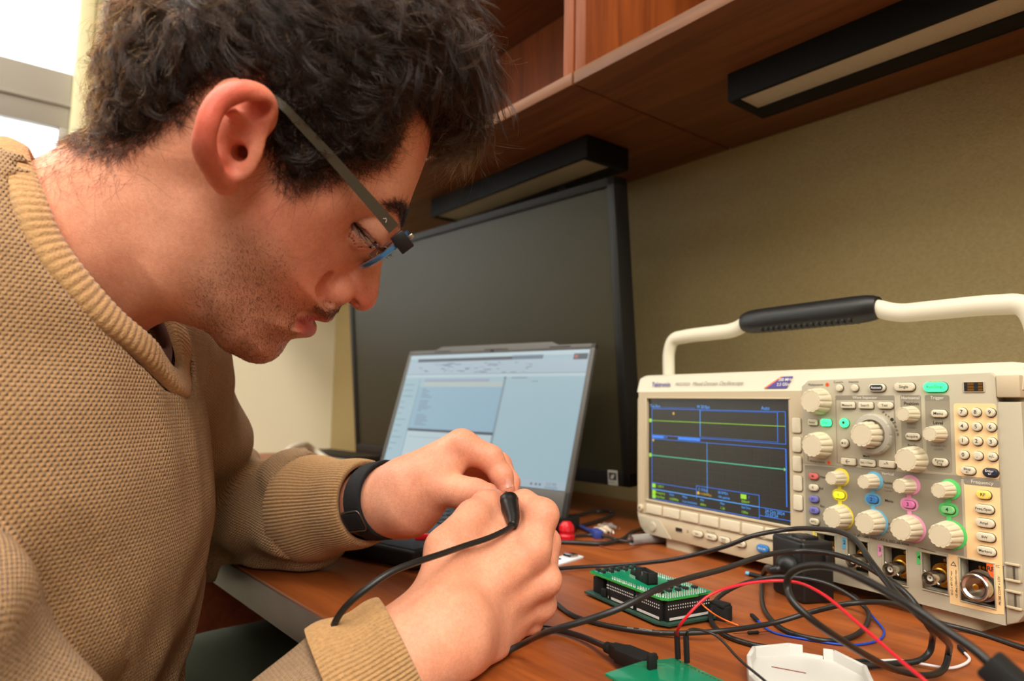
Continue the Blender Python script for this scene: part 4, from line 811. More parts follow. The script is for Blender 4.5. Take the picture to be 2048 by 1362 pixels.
a = onz(1500, 1148, DESK+.0022); o = MB().lathe([(.0022, 0), (.0022, .012), (.0016, .013)], 12, Mx=Matrix.Rotation(radians(90), 4, 'Y')).lathe([(.0019, -.004), (.0019, 0)], 12, mat=1, Mx=Matrix.Rotation(radians(90), 4, 'Y')).build('blue_tipped_plug', ['blackm', 'cyan']); o.location = a; tag(o, 'tiny black plug with pale blue tip under the oscilloscope edge', 'plug')
# far end of the desk
kb = empty('desk_keyboard', Matrix.Translation((-1.20, .15, DESK)) @ Matrix.Rotation(.1, 4, 'Z'), 'black keyboard at the far end of the desk, left of the monitor', 'keyboard')
MB().box((-.16, -.06, 0), (.16, .06, .016), bev=.004).build('case', 'black', kb)
b = MB()
for r in range(5):
    for c in range(15): b.prism(rrect(.017, .017, .002, 2, -.144+c*.0205, -.044+r*.021), .016, .021, bev=.0008, seg=1)
b.build('keycaps', 'keys', kb)
P = catmull([P3(t) for t in ((540, 940, .012), (562, 914, .03), (582, 896, .05), (606, 890, .055), (628, 900, .035), (655, 918, .014), (700, 926, .009), (745, 938, .008))], 8)
b = MB(); b.tube([Vector(p)-Vector((-1.1, -.05, DESK)) for p in P], .0075, 12, flat=.6); o = b.build('white_cable', 'white_b', None, 180); o.location = (-1.1, -.05, DESK); tag(o, 'white looped cable on the desk behind the left sleeve', 'cable')

b = MB().box((-.010, -.003, 0), (.010, .003, .006), bev=.001).tube([(.010, 0, .003), (.016, 0, .003)], .0015, 8); o = b.build('red_clip', 'redp'); q = onz(850, 1079, DESK+.0226); o.location = (q[0], q[1], DESK+.0223); o.rotation_euler = (0, 0, .9); tag(o, 'small red clip glimpsed on the laptop palm rest under the hands', 'clip')

# ================================================================ the person
def smin(a, b, k):
    h = np.clip(.5+.5*(b-a)/k, 0, 1); return b+(a-b)*h-k*h*(1-h)
def smax(a, b, k): return -smin(-a, -b, k)
def cone(P, a, b, r1, r2):
    a = np.asarray(a, np.float32); b = np.asarray(b, np.float32); ab = b-a
    t = np.clip(((P-a)@ab)/max(ab@ab, 1e-12), 0, 1)
    return np.linalg.norm(P-a-t[:, None]*ab, axis=1)-(r1+(r2-r1)*t)
def ellip(P, c, r, A=None):
    q = P-np.asarray(c, np.float32)
    if A is not None: q = q@np.asarray(A, np.float32).T
    r = np.asarray(r, np.float32); k0 = np.linalg.norm(q/r, axis=1); k1 = np.linalg.norm(q/(r*r), axis=1)+1e-9
    return k0*(k0-1)/k1
def surface(fn, lo, hi, h, slack=1.6, B=12, relax=2):
    """naive surface nets of fn<0 on a grid, evaluated only in blocks near the surface"""
    lo = np.array(lo, float); n = np.ceil((np.array(hi)-lo)/h/B).astype(int)*B
    G = np.empty(n+1, np.float32); nb = n//B
    bc = np.stack(np.meshgrid(*[np.arange(k) for k in nb], indexing='ij'), -1).reshape(-1, 3)
    cen = (lo+(bc+.5)*B*h).astype(np.float32); fc = fn(cen)
    lim = .5*B*h*sqrt(3)*slack+h*2
    off = np.stack(np.meshgrid(*[np.arange(B+1)]*3, indexing='ij'), -1).reshape(-1, 3)
    for s in range(0, len(bc), 400):
        sel = np.arange(s, min(s+400, len(bc)))
        near = sel[np.abs(fc[sel]) < lim]
        for i in sel[np.abs(fc[sel]) >= lim]:
            x, y, z = bc[i]*B; G[x:x+B+1, y:y+B+1, z:z+B+1] = fc[i]
    ne = np.where(np.abs(fc) < lim)[0]
    for s in range(0, len(ne), 200):
        q = ne[s:s+200]; idx = (bc[q]*B)[:, None, :]+off[None]; v = fn((lo+idx.reshape(-1, 3)*h).astype(np.float32))
        idx = idx.reshape(-1, 3); G[idx[:, 0], idx[:, 1], idx[:, 2]] = v
    ins = G < 0
    c = np.zeros(n, np.int8)
    for dx in (0, 1):
        for dy in (0, 1):
            for dz in (0, 1): c += ins[dx:n[0]+dx, dy:n[1]+dy, dz:n[2]+dz]
    act = (c > 0) & (c < 8); cid = np.full(n, -1, np.int64); ai = np.argwhere(act); cid[act] = np.arange(len(ai))
    acc = np.zeros((len(ai), 3)); cnt = np.zeros(len(ai))
    corners = [(x, y, z) for x in (0, 1) for y in (0, 1) for z in (0, 1)]
    for a in corners:
        for ax in range(3):
            if a[ax]: continue
            b = list(a); b[ax] = 1
            fa = G[ai[:, 0]+a[0], ai[:, 1]+a[1], ai[:, 2]+a[2]]; fb = G[ai[:, 0]+b[0], ai[:, 1]+b[1], ai[:, 2]+b[2]]
            m = (fa < 0) != (fb < 0); t = np.where(m, fa/np.where(m, fa-fb, 1), 0)
            p = np.tile(np.array(a, float), (len(ai), 1)); p[:, ax] = t
            acc[m] += p[m]; cnt[m] += 1
    V = lo+(ai+acc/cnt[:, None])*h
    F = []
    for ax in range(3):
        o1, o2 = (ax+1) % 3, (ax+2) % 3
        s0 = [slice(1, n[k]) for k in range(3)]; s0[ax] = slice(0, n[ax]); s1 = list(s0); s1[ax] = slice(1, n[ax]+1)
        A, Bv = ins[tuple(s0)], ins[tuple(s1)]; e = np.argwhere(A != Bv); base = e.copy()
        for k in range(3):
            if k != ax: base[:, k] += 1
        flip = A[tuple(e.T)]
        def cell(d1, d2):
            q = base.copy(); q[:, o1] += d1; q[:, o2] += d2; return cid[tuple(q.T)]
        Q = np.stack([cell(-1, -1), cell(0, -1), cell(0, 0), cell(-1, 0)], 1); Q[~flip] = Q[~flip][:, ::-1]; F.append(Q)
    F = np.concatenate(F); F = F[(F >= 0).all(1)]
    V = smooth_mesh(V, F, relax)
    return V, F
def smooth_mesh(V, F, it, lam=.5):
    E = np.concatenate([F[:, [0, 1]], F[:, [1, 2]], F[:, [2, 3]], F[:, [3, 0]]])
    for k in range(it):
        for l in (lam, -lam*1.03):
            S = np.zeros_like(V); N = np.zeros(len(V)); 
            for a, b in ((0, 1), (1, 0)):
                for d in range(3): S[:, d] += np.bincount(E[:, a], V[E[:, b], d], len(V))
                N += np.bincount(E[:, a], minlength=len(V))
            V = V+l*(S/np.maximum(N, 1)[:, None]-V)
    return V
def vnormals(V, F):
    n = np.cross(V[F[:, 2]]-V[F[:, 0]], V[F[:, 3]]-V[F[:, 1]]); N = np.zeros_like(V)
    for k in range(4):
        for d in range(3): N[:, d] += np.bincount(F[:, k], n[:, d], len(V))
    return N/np.maximum(np.linalg.norm(N, axis=1), 1e-12)[:, None]
def npmesh(name, V, F, mats, parent=None, colors=None, uv=None, midx=None):
    me = bpy.data.meshes.new(name); me.vertices.add(len(V)); me.vertices.foreach_set('co', np.asarray(V, np.float32).ravel())
    k = F.shape[1]; me.loops.add(F.size); me.loops.foreach_set('vertex_index', F.astype(np.int32).ravel()); me.polygons.add(len(F)); me.polygons.foreach_set('loop_start', np.arange(0, F.size, k, dtype=np.int32)); me.polygons.foreach_set('loop_total', np.full(len(F), k, np.int32))
    me.polygons.foreach_set('use_smooth', [True]*len(F)); me.update(calc_edges=True); me.validate()
    for m in (mats if isinstance(mats, (list, tuple)) else [mats]): me.materials.append(M[m] if isinstance(m, str) else m)
    if midx is not None: me.polygons.foreach_set('material_index', midx.astype(np.int32))
    if colors is not None:
        a = me.color_attributes.new('tone', 'FLOAT_COLOR', 'POINT'); a.data.foreach_set('color', np.c_[colors, np.ones(len(V))].astype(np.float32).ravel())
    if uv is not None:
        l = me.uv_layers.new(name='knit'); l.data.foreach_set('uv', uv.astype(np.float32).ravel())
    o = bpy.data.objects.new(name, me); COL.objects.link(o)
    if parent: o.parent = parent; o.matrix_parent_inverse = parent.matrix_world.inverted()
    return o
def linc(c): return np.array(lin(c)[:3])

# ---------------------------------------------------------------- head frame: the profile plane runs through the middle of the head
H0 = atd(620, 400, .43); hn = -ray(620, 400); hn = hn/np.linalg.norm(hn)
hy = UP-hn*(UP@hn); hy /= np.linalg.norm(hy); hx = np.cross(hy, hn); HR = np.stack([hx, hy, hn])        # rows
def hp(x, y, w=0.):
    p = onplane(x, y, H0+hn*w, hn)-H0; return np.array([p@hx, p@hy, w])
def to_world(L): return H0+np.asarray(L)@HR
def to_head(Pw): return (np.asarray(Pw)-H0)@HR.T
def hp2(pts): return np.array([hp(*p)[:2] for p in pts])
# 2-D fields on the profile plane
GX0, GY0, GS, GNX, GNY = -.24, -.16, .0006, 620, 580
gx, gy = np.meshgrid(GX0+np.arange(GNX)*GS, GY0+np.arange(GNY)*GS, indexing='ij'); GP = np.stack([gx.ravel(), gy.ravel()], 1)
def polysd(poly):
    """signed distance to a closed polygon, positive inside"""
    A = np.array(poly); Bq = np.roll(A, -1, 0); d2 = np.full(len(GP), 1e9); ins = np.zeros(len(GP), bool)
    for a, b in zip(A, Bq):
        e = b-a; w = GP-a; t = np.clip((w@e)/max(e@e, 1e-12), 0, 1); q = w-t[:, None]*e; d2 = np.minimum(d2, (q*q).sum(1))
        c1 = (a[1] <= GP[:, 1]) != (b[1] <= GP[:, 1]); xx = a[0]+(GP[:, 1]-a[1])/(e[1] if abs(e[1]) > 1e-12 else 1e-12)*e[0]; ins ^= c1 & (GP[:, 0] < xx)
    return np.where(ins, 1, -1)*np.sqrt(d2).reshape(-1) if False else (np.sqrt(d2)*np.where(ins, 1, -1)).reshape(GNX, GNY)
def blur(f, s):
    k = max(1, int(3*s/GS)); x = np.arange(-k, k+1)*GS; w = np.exp(-x*x/2/s/s); w /= w.sum()
    p = np.pad(f, ((k, k), (k, k)), 'edge'); o = sum(w[i]*p[i:i+f.shape[0], :] for i in range(2*k+1)); return sum(w[i]*o[:, i:i+f.shape[1]] for i in range(2*k+1))
def field(ctrl, sig=.022):
    c = np.array([[*hp(p[0], p[1])[:2], *p[2:]] for p in ctrl]); d2 = ((GP[:, None, :]-c[None, :, :2])**2).sum(-1); w = np.exp(-d2/2/sig/sig)+1e-5/(d2+1e-4); w /= w.sum(1)[:, None]
    return [(w@c[:, k]).reshape(GNX, GNY) for k in range(2, c.shape[1])]
def samp(f, x, y):
    u = np.clip((x-GX0)/GS, 0, GNX-1.001); v = np.clip((y-GY0)/GS, 0, GNY-1.001); i = u.astype(int); j = v.astype(int); a = (u-i).astype(np.float32); b = (v-j).astype(np.float32)
    return f[i, j]*(1-a)*(1-b)+f[i+1, j]*a*(1-b)+f[i, j+1]*(1-a)*b+f[i+1, j+1]*a*b
def bump2(px, py, s, a, sy=None, rot=0):
    c = hp(px, py)[:2]; q = GP-c; r = radians(rot); qx = q[:, 0]*cos(r)+q[:, 1]*sin(r); qy = -q[:, 0]*sin(r)+q[:, 1]*cos(r); return (a*np.exp(-.5*((qx/s)**2+(qy/(sy or s))**2))).reshape(GNX, GNY)
def line2(pts, s, a):
    q = hp2(pts); d = np.full(len(GP), 1e9)
    for p0, p1 in zip(q[:-1], q[1:]):
        e = p1-p0; w = GP-p0; t = np.clip((w@e)/(e@e), 0, 1); d = np.minimum(d, np.linalg.norm(w-t[:, None]*e, axis=1))
    return (a*np.exp(-.5*(d/s)**2)).reshape(GNX, GNY)
def dens(pts, closed=True, k=5): return [tuple(p) for p in catmull(pts, k, closed)]

SKULL = [(852, 312), (838, 352), (823, 390), (813, 420), (803, 450), (786, 474), (752, 500), (712, 530), (683, 560), (673, 584), (681, 604), (679, 615), (668, 628), (662, 634), (651, 639), (641, 635), (630, 628.5), (618, 624.5), (613, 625), (615, 630), (622, 641), (626, 653), (622, 665), (613, 671), (603, 673.5), (588, 675), (579, 680), (572, 690), (564, 703), (551, 715), (532, 722.5), (514, 723), (495, 718), (474, 707), (453, 697), (437, 682), (420, 660), (390, 634), (340, 560), (270, 450), (240, 360), (226, 300), (245, 250), (266, 190), (296, 130), (345, 68), (410, 15), (485, -20), (570, -36), (660, -25), (745, 15), (805, 70), (842, 140), (860, 215), (861, 268)]
NOSE = [(804, 447), (791, 470), (777, 498), (766, 521), (761.5, 542), (760, 560), (758, 578), (754, 598), (745, 614), (730, 621.5), (716, 620), (705, 613), (695, 604), (684, 602), (668, 604), (652, 594), (648, 570), (662, 545), (695, 508), (735, 462), (775, 430)]
NECK = [(190, 262), (140, 284), (100, 306), (60, 330), (20, 372), (-10, 450), (60, 640), (150, 770), (230, 745), (266, 690), (285, 669), (317, 648), (350, 637), (385, 634), (430, 600), (470, 480), (400, 330), (280, 250)]
sdS = polysd(hp2(dens(SKULL, True, 3))); sdN = polysd(hp2(dens(NOSE, True, 4))); sdK = polysd(hp2(dens(NECK, True, 4)))
WS, DS = field([(520, 100, .075, .075), (400, 80, .073, .075), (300, 150, .066, .07), (230, 260, .052, .055), (700, 120, .070, .066), (800, 160, .064, .060), (840, 250, .060, .052), (800, 330, .060, .046), (760, 300, .064, .05), (805, 420, .054, .034), (740, 420, .058, .036), (640, 380, .066, .05), (640, 470, .066, .05), (600, 540, .062, .045), (690, 560, .040, .044), (650, 600, .040, .036), (730, 510, .042, .042), (600, 640, .036, .026), (560, 680, .033, .026), (520, 700, .031, .028), (470, 640, .050, .032), (420, 580, .058, .034), (520, 600, .055, .036), (460, 440, .067, .045), (390, 300, .068, .055), (500, 300, .071, .06), (330, 420, .056, .045)])
WS = WS+bump2(655, 430, .020, .0035, .012, -40)+bump2(775, 400, .014, .004, .008, -50)                              # cheekbone, brow
WS = WS-bump2(728, 462, .013, .011, .010)-bump2(700, 500, .016, .004)                                               # eye socket
WS = WS+line2([(440, 560), (455, 650), (500, 700)], .008, .002)-bump2(560, 590, .020, .003)                          # jaw line, cheek hollow
WS = WS-line2([(660, 590), (640, 612), (622, 640)], .0035, .0025)+bump2(618, 600, .012, .0015)                       # fold beside the mouth
WS = WS-line2([(650, 594), (643, 573), (652, 550)], .0024, .0045)
WS = WS-line2([(612, 628), (596, 634), (586, 642)], .0022, .0045)-bump2(590, 672, .006, .003, .004)                  # mouth corner, chin dimple
WS = WS-line2([(430, 385), (436, 430), (425, 500), (405, 575)], .010, .006)                                          # hollow behind the jaw, below the ear
WN, DN = field([(800, 450, .0085, .012), (780, 490, .0085, .011), (765, 530, .0095, .012), (758, 580, .0120, .014), (735, 605, .0135, .013), (705, 600, .0125, .011), (680, 580, .0175, .014), (660, 580, .018, .012), (690, 530, .017, .016), (740, 480, .014, .014), (730, 550, .014, .016)], .010)
WK, DK = field([(200, 330, .052, .055), (100, 420, .054, .06), (330, 480, .056, .052), (300, 620, .048, .046), (180, 640, .050, .055), (40, 500, .050, .055), (420, 420, .058, .05)], .03)
WK = WK+line2([(425, 400), (370, 520), (300, 640), (255, 720)], .010, .005)-line2([(360, 480), (300, 560), (215, 640)], .012, .003)
def infl(sd, Wf, Df, L, asym=1):
    x, y, z = L[:, 0], L[:, 1], L[:, 2]; d = samp(sd, x, y); w = samp(Wf, x, y); D = samp(Df, x, y)
    u = np.maximum(0, 1-d/D); q = np.sqrt(u*u+(z/w)**2)
    return (q-1)*np.minimum(D, w)*.9
ES = .0122; EC = hp(729, 458, .0305)
def lid_side(L):      # > 0 on the brow side of the lid margin
    a, b = hp(704, 440, .03)[:2], hp(752, 487, .03)[:2]; e = (b-a)/np.linalg.norm(b-a); nrm = np.array([-e[1], e[0]])
    s = (L[:, :2]-a)@nrm; return s
EAR_RIM = [(511, 262, .072), (527, 258, .076), (541, 240, .081), (546, 215, .086), (540, 193, .090), (522, 177, .094), (495, 169, .097), (465, 172, .100), (437, 186, .102), (415, 212, .104), (402, 245, .105), (396, 280, .103), (399, 308, .099), (410, 332, .094), (425, 354, .087), (440, 370, .079)]
_ec = np.array([468, 270]); EAR_RIM = [(*(_ec+(np.array(q[:2])-_ec)*(1-14/np.linalg.norm(np.array(q[:2])-_ec))), q[2]) for q in EAR_RIM]
EAR_D = [np.array(p) for p in catmull([hp(*p) for p in EAR_RIM], 4)]
def headfn(Pw):
    L = to_head(Pw).astype(np.float32); M2 = L.copy(); M2[:, 2] = np.abs(L[:, 2])
    f = infl(sdS, WS, DS, L)
    f = smin(f, infl(sdK, WK, DK, L), .016)
    nose = infl(sdN, WN, DN, L); nose = smin(nose, ellip(M2, hp(673, 580, .0140), (.0115, .0100, .0085)), .003)
    crease = [hp(657, 604, .022), hp(646, 594, .0265), hp(641, 574, .0295), hp(652, 550, .0285)]
    for a, b in zip(crease[:-1], crease[1:]): f = smax(f, -cone(M2, a, b, .0034, .0034), .004)
    f = smin(f, nose, .003)
    # nostril, wing crease
    f = smax(f, -cone(M2, hp(690, 596, .0105), hp(711, 606, .0085), .0030, .0024), .0015)
    # eye: socket, lids
    f = smax(f, -ellip(M2, EC+np.array([.002, -.001, .004]), (.0135, .0115, .013)), .006)
    s = lid_side(M2); dE = np.linalg.norm(M2-EC, axis=1)
    up = np.maximum(dE-.0146, -(s-.0006)); lowl = np.maximum(dE-.0138, s+.0040)
    f = smin(f, up, .0028); f = smin(f, lowl, .0035)
    f = np.maximum(f, -(dE-.0123))
    # lips: soft rolls
    f = smin(f, cone(M2, hp(650, 630, .004), hp(607, 631, .021), .0042, .0018), .004)
    f = smin(f, cone(M2, hp(617, 657, .003), hp(603, 635, .021), .0050, .0018), .004)
    f = smax(f, -cone(M2, hp(628, 628, .0), hp(604, 631, .019), .0018, .0006), .0015)
    # ear
    near = np.linalg.norm(M2-hp(470, 265, .085), axis=1) < .075
    if near.any():
        q = M2[near]; e = np.full(len(q), 1.)
        rim = EAR_D
        for i in range(len(rim)-1):
            r0 = .0038 if i < 44 else .0045
            e = smin(e, cone(q, rim[i], rim[i+1], r0, r0), .003)
        # flat body of the ear between rim and head
        cen = [hp(455, 245, .082), hp(475, 225, .086), hp(440, 290, .084), hp(448, 330, .081)]
        body = ellip(q, hp(467, 262, .082), (.0160, .0250, .005), np.array([[.97, -.10, .22], [.2, .97, -.05], [-.24, .05, .97]]))
        e = smin(e, body, .006)
        # antihelix ridge and its upper fork, lobe, tragus, antitragus
        for a, b, r0, r1 in ((hp(447, 330, .089), hp(428, 290, .096), .0045, .0045), (hp(428, 290, .096), hp(434, 252, .097), .0045, .0048), (hp(434, 252, .097), hp(470, 236, .092), .0048, .0040), (hp(470, 236, .092), hp(505, 252, .082), .0040, .0024), (hp(442, 345, .084), hp(450, 368, .077), .0065, .006), (hp(500, 300, .075), hp(492, 326, .076), .0050, .0045), (hp(447, 332, .088), hp(458, 338, .084), .0035, .003), (hp(512, 262, .073), hp(486, 281, .080), .0032, .0026)):
            e = smin(e, cone(q, a, b, r0, r1), .0035)
        e = smax(e, -cone(q, hp(470, 268, .095), hp(447, 272, .094), .0088, .0085), .004)          # upper concha
        e = smax(e, -cone(q, hp(463, 298, .091), hp(466, 326, .089), .0080, .0050), .004)          # lower concha
        e = smax(e, -cone(q, hp(500, 222, .093), hp(520, 215, .092), .0050, .0046), .003)          # triangular hollow
        ff = f[near]; ff = smin(ff, e, .005)
        ff = smax(ff, -cone(q, hp(478, 306, .084), hp(490, 303, .062), .0042, .0030), .003)        # ear canal
        f = f.copy(); f[near] = ff
    return f.astype(np.float32)
hv, hf = surface(headfn, *(lambda c: (c.min(0)-.01, c.max(0)+.01))(to_world(np.array([[x, y, z] for x in (-.215, .085) for y in (-.14, .16) for z in (-.11, .11)]))), .00135, relax=1)
print('head', len(hv))
HL = to_head(hv)
keep = HL[hf].mean(1)
# skin tone
SKIN = linc((228, 164, 134)); RED = linc((212, 92, 76)); PALE = linc((238, 184, 158)); BEARD = linc((150, 104, 78)); LIP = linc((186, 84, 80))
def g2(L, px, py, s, sy=None, rot=0):
    c = hp(px, py)[:2]; q = L[:, :2]-c; r = radians(rot); x = q[:, 0]*cos(r)+q[:, 1]*sin(r); y = -q[:, 0]*sin(r)+q[:, 1]*cos(r); return np.exp(-.5*((x/s)**2+(y/(sy or s))**2))
def wob(P, f, seed=0):
    r = np.random.default_rng(seed); o = 0
    for k in range(6):
        d = r.normal(size=3); d /= np.linalg.norm(d); o = o+np.sin((P@d)*f*(.6+.25*k)+r.uniform(0, 6.28))
    return o/6
def mixc(C, col, w): return C*(1-w[:, None])+col*w[:, None]
BEARD_POLY = [(470, 420), (545, 440), (590, 500), (600, 570), (640, 596), (684, 604), (684, 640), (600, 690), (540, 740), (440, 720), (395, 640), (380, 600), (400, 520), (450, 480)]
sdB = polysd(hp2(BEARD_POLY)); sdM = polysd(hp2([(594, 628), (640, 588), (686, 600), (690, 620), (655, 634), (628, 626)]))
C = np.tile(SKIN, (len(HL), 1)); 
earw = np.clip(1-np.abs(np.linalg.norm((HL[:, :2]-hp(468, 268)[:2])/np.array([.027, .040]), axis=1))**4, 0, 1)*(np.abs(HL[:, 2]) > .076)
rimd = np.min([np.linalg.norm(np.c_[HL[:, :2], np.abs(HL[:, 2])]-hp(*p), axis=1) for p in dens(EAR_RIM, False, 3)], 0)
C = mixc(C, RED, np.clip(.40*earw+.60*np.exp(-(rimd/.009)**2)*(rimd < .02), 0, 1))
C = mixc(C, RED, .42*g2(HL, 735, 595, .012)+0); C = mixc(C, RED, .30*g2(HL, 600, 570, .018, .010)+.25*g2(HL, 520, 420, .014)+.20*g2(HL, 640, 470, .02)+.25*g2(HL, 835, 320, .007))
C = mixc(C, PALE, .35*g2(HL, 780, 360, .02)+.3*g2(HL, 420, 470, .03))
bw = np.clip((samp(sdB, HL[:, 0], HL[:, 1])+.004)/.018, 0, 1)*(HL[:, 1] < .1); mw = np.clip((samp(sdM, HL[:, 0], HL[:, 1])+.001)/.004, 0, 1)
BROWP = [(750, 410), (775, 402), (800, 407), (813, 424), (812, 442), (804, 456), (792, 446), (784, 426), (764, 419)]; brw = np.clip((samp(polysd(hp2(BROWP)), HL[:, 0], HL[:, 1])+.001)/.002, 0, 1)
C = mixc(C, linc((70, 50, 40)), .7*brw)
C = mixc(C, BEARD, np.clip(.55*bw*(1+.3*wob(HL, 260, 3))+.45*mw, 0, .8))
def seg2(L, a, b):
    a, b = hp(*a)[:2], hp(*b)[:2]; e = b-a; t = np.clip(((L[:, :2]-a)@e)/(e@e), 0, 1); return np.linalg.norm(L[:, :2]-a-t[:, None]*e, axis=1)
lipw = np.maximum(np.exp(-(seg2(HL, (650, 634), (606, 628))/.0034)**4), np.exp(-(seg2(HL, (620, 655), (606, 636))/.0046)**4))*(np.abs(HL[:, 2]) < .026)
C = mixc(C, LIP, .85*lipw)
C = np.clip(C*(1+.05*wob(HL, 180, 1)+.04*wob(HL, 700, 2))[:, None], 0, 1)
def skinmat():
    m = mat('skin', (210, 144, 112), .48, sss=.22, bump=(1100, .35, .0006)); nt = m.node_tree; b = nt.nodes['Principled BSDF']
    a = nt.nodes.new('ShaderNodeVertexColor'); a.layer_name = 'tone'
    tc = nt.nodes.new('ShaderNodeTexCoord'); prev = a.outputs['Color']
    for sc_, lo_, hi_, det in ((55, (1.05, 1.03, 1.02, 1), (.99, .90, .87, 1), 3), (420, (1.04, 1.04, 1.04, 1), (.96, .94, .92, 1), 5), (1500, (1.04, 1.03, 1.02, 1), (.95, .92, .90, 1), 2)):
        n = nt.nodes.new('ShaderNodeTexNoise'); n.inputs['Scale'].default_value = sc_; n.inputs['Detail'].default_value = det; nt.links.new(tc.outputs['Object'], n.inputs['Vector'])
        r = nt.nodes.new('ShaderNodeValToRGB'); r.color_ramp.elements[0].position = .36; r.color_ramp.elements[1].position = .64; r.color_ramp.elements[0].color = lo_; r.color_ramp.elements[1].color = hi_; nt.links.new(n.outputs['Fac'], r.inputs['Fac'])
        x = nt.nodes.new('ShaderNodeMix'); x.data_type = 'RGBA'; x.blend_type = 'MULTIPLY'; x.inputs['Factor'].default_value = 1; nt.links.new(prev, x.inputs[6]); nt.links.new(r.outputs['Color'], x.inputs[7]); prev = x.outputs[2]
    nt.links.new(prev, b.inputs['Base Color'])
    b.inputs['Specular IOR Level'].default_value = .42; return m
M['skin'] = skinmat()

# ---------------------------------------------------------------- hands and forearms
def S(x, y, d): return atd(x, y, d)
def handfn(hand):
    def fn(P):
        f = np.full(len(P), 1., np.float32)
        for k, segs in hand['groups']:
            g = np.full(len(P), 1., np.float32)
            for a, b, r0, r1, kk in segs: g = smin(g, cone(P, a, b, r0, r1), kk)
            f = smin(f, g, k)
        f = np.where(P[:, 1] > dfront(P[:, 0])-.01, smax(f, DESK+.0012-P[:, 2], .006), f)
        return f.astype(np.float32)
    return fn
def finger(js, k=.004):
    """js: [(px,py,d,r), ...] from knuckle to tip"""
    out = []
    for (a, b) in zip(js[:-1], js[1:]): out.append((S(*a[:3]), S(*b[:3]), a[3], b[3], k))
    return out
def chain(*js, k=.008): return [(S(*a[:3]), S(*b[:3]), a[3], b[3], k) for a, b in zip(js[:-1], js[1:])]
RH = {'groups': [
    (.012, chain((640, 1440, .365, .030), (780, 1335, .385, .0255), (882, 1260, .405, .0235), k=.02)+chain((882, 1260, .405, .0235), (915, 1218, .425, .020), k=.02)+chain((892, 1278, .405, .0235), (950, 1285, .435, .021), k=.02)),
    (.010, chain((912, 1205, .428, .019), (1058, 1108, .460, .0128), k=.006)+chain((930, 1235, .432, .019), (1076, 1160, .468, .0122), k=.006)+chain((945, 1262, .435, .019), (1070, 1205, .478, .0114), k=.006)+chain((955, 1290, .435, .018), (1045, 1245, .482, .0108), k=.006)),
    (.006, chain((1066, 1097, .454, .0105), (1070, 1095, .455, .0105))+chain((1092, 1158, .462, .0105), (1094, 1160, .462, .0105))+chain((1084, 1208, .474, .0098), (1085, 1210, .474, .0098))+chain((1056, 1250, .478, .0095), (1057, 1251, .478, .0095))),
    (.010, chain((880, 1195, .420, .0165), (896, 1100, .440, .0140), k=.012)+chain((893, 1098, .440, .0140), (945, 1034, .462, .0108), (972, 1010, .478, .0098), (990, 1000, .487, .0076), k=.005)),
    (.010, chain((905, 1130, .440, .012), (1010, 1085, .462, .0095), k=.012)+chain((940, 1100, .455, .009), (1032, 1060, .480, .009), k=.008)+chain((985, 1072, .468, .010), (1040, 1046, .484, .010), k=.008)),
    (.0055, finger([(1060, 1104, .460, .0126), (1084, 1030, .470, .0112), (1048, 1006, .485, .0090), (1024, 1004, .496, .0072)])),
    (.0055, finger([(1078, 1158, .468, .0124), (1090, 1085, .492, .0108), (1052, 1060, .512, .0088), (1030, 1052, .520, .0075)])),
    (.0055, finger([(1072, 1203, .478, .0116), (1078, 1140, .508, .0102), (1040, 1112, .525, .0086), (1012, 1105, .53, .0075)])),
    (.0055, finger([(1048, 1242, .482, .0106), (1062, 1190, .512, .0090), (1030, 1160, .525, .0078), (1005, 1150, .528, .0068)]))],
    'cuts': [], 'th': 3, 'ix': 5}
LH = {'groups': [
    (.012, chain((640, 1015, .640, .028), (745, 1004, .590, .0240), (785, 1002, .574, .0238), (830, 987, .562, .0225), k=.02)),
    (.016, chain((820, 965, .565, .022), (922, 893, .560, .0138))+chain((825, 985, .572, .021), (928, 908, .585, .0132))+chain((828, 1005, .58, .021), (920, 935, .602, .0122))+chain((825, 1025, .585, .020), (905, 965, .612, .0112))),
    (.014, chain((822, 1018, .555, .021), (872, 975, .545, .0165), k=.014)+chain((872, 975, .545, .0152), (922, 984, .534, .0118), (950, 986, .528, .0105), (976, 987, .522, .0080), k=.005)),
    (.012, chain((860, 945, .552, .011), (905, 925, .556, .009), k=.012)),
    (.0055, finger([(924, 893, .560, .0132), (980, 917, .555, .0106), (1003, 952, .550, .0090), (1012, 978, .546, .0072)])),
    (.0055, finger([(930, 907, .585, .0128), (997, 930, .582, .0106), (1018, 965, .572, .0088), (1020, 985, .562, .0074)])),
    (.0055, finger([(920, 935, .602, .0118), (985, 960, .602, .0100), (990, 1000, .590, .0086), (975, 1015, .583, .0074)])),
    (.0055, finger([(905, 965, .612, .0106), (955, 995, .610, .0090), (962, 1025, .598, .0078), (948, 1035, .592, .0068)]))],
    'cuts': [], 'th': 2, 'ix': 4}
def handbox(H, pad=.014, lim=None):
    P = np.array([p for _, s in H['groups'] for q in s for p in q[:2]]); R = max(q[2] for _, s in H['groups'] for q in s); return P.min(0)-R-pad, P.max(0)+R+pad
parts = [(hv, hf, C)]
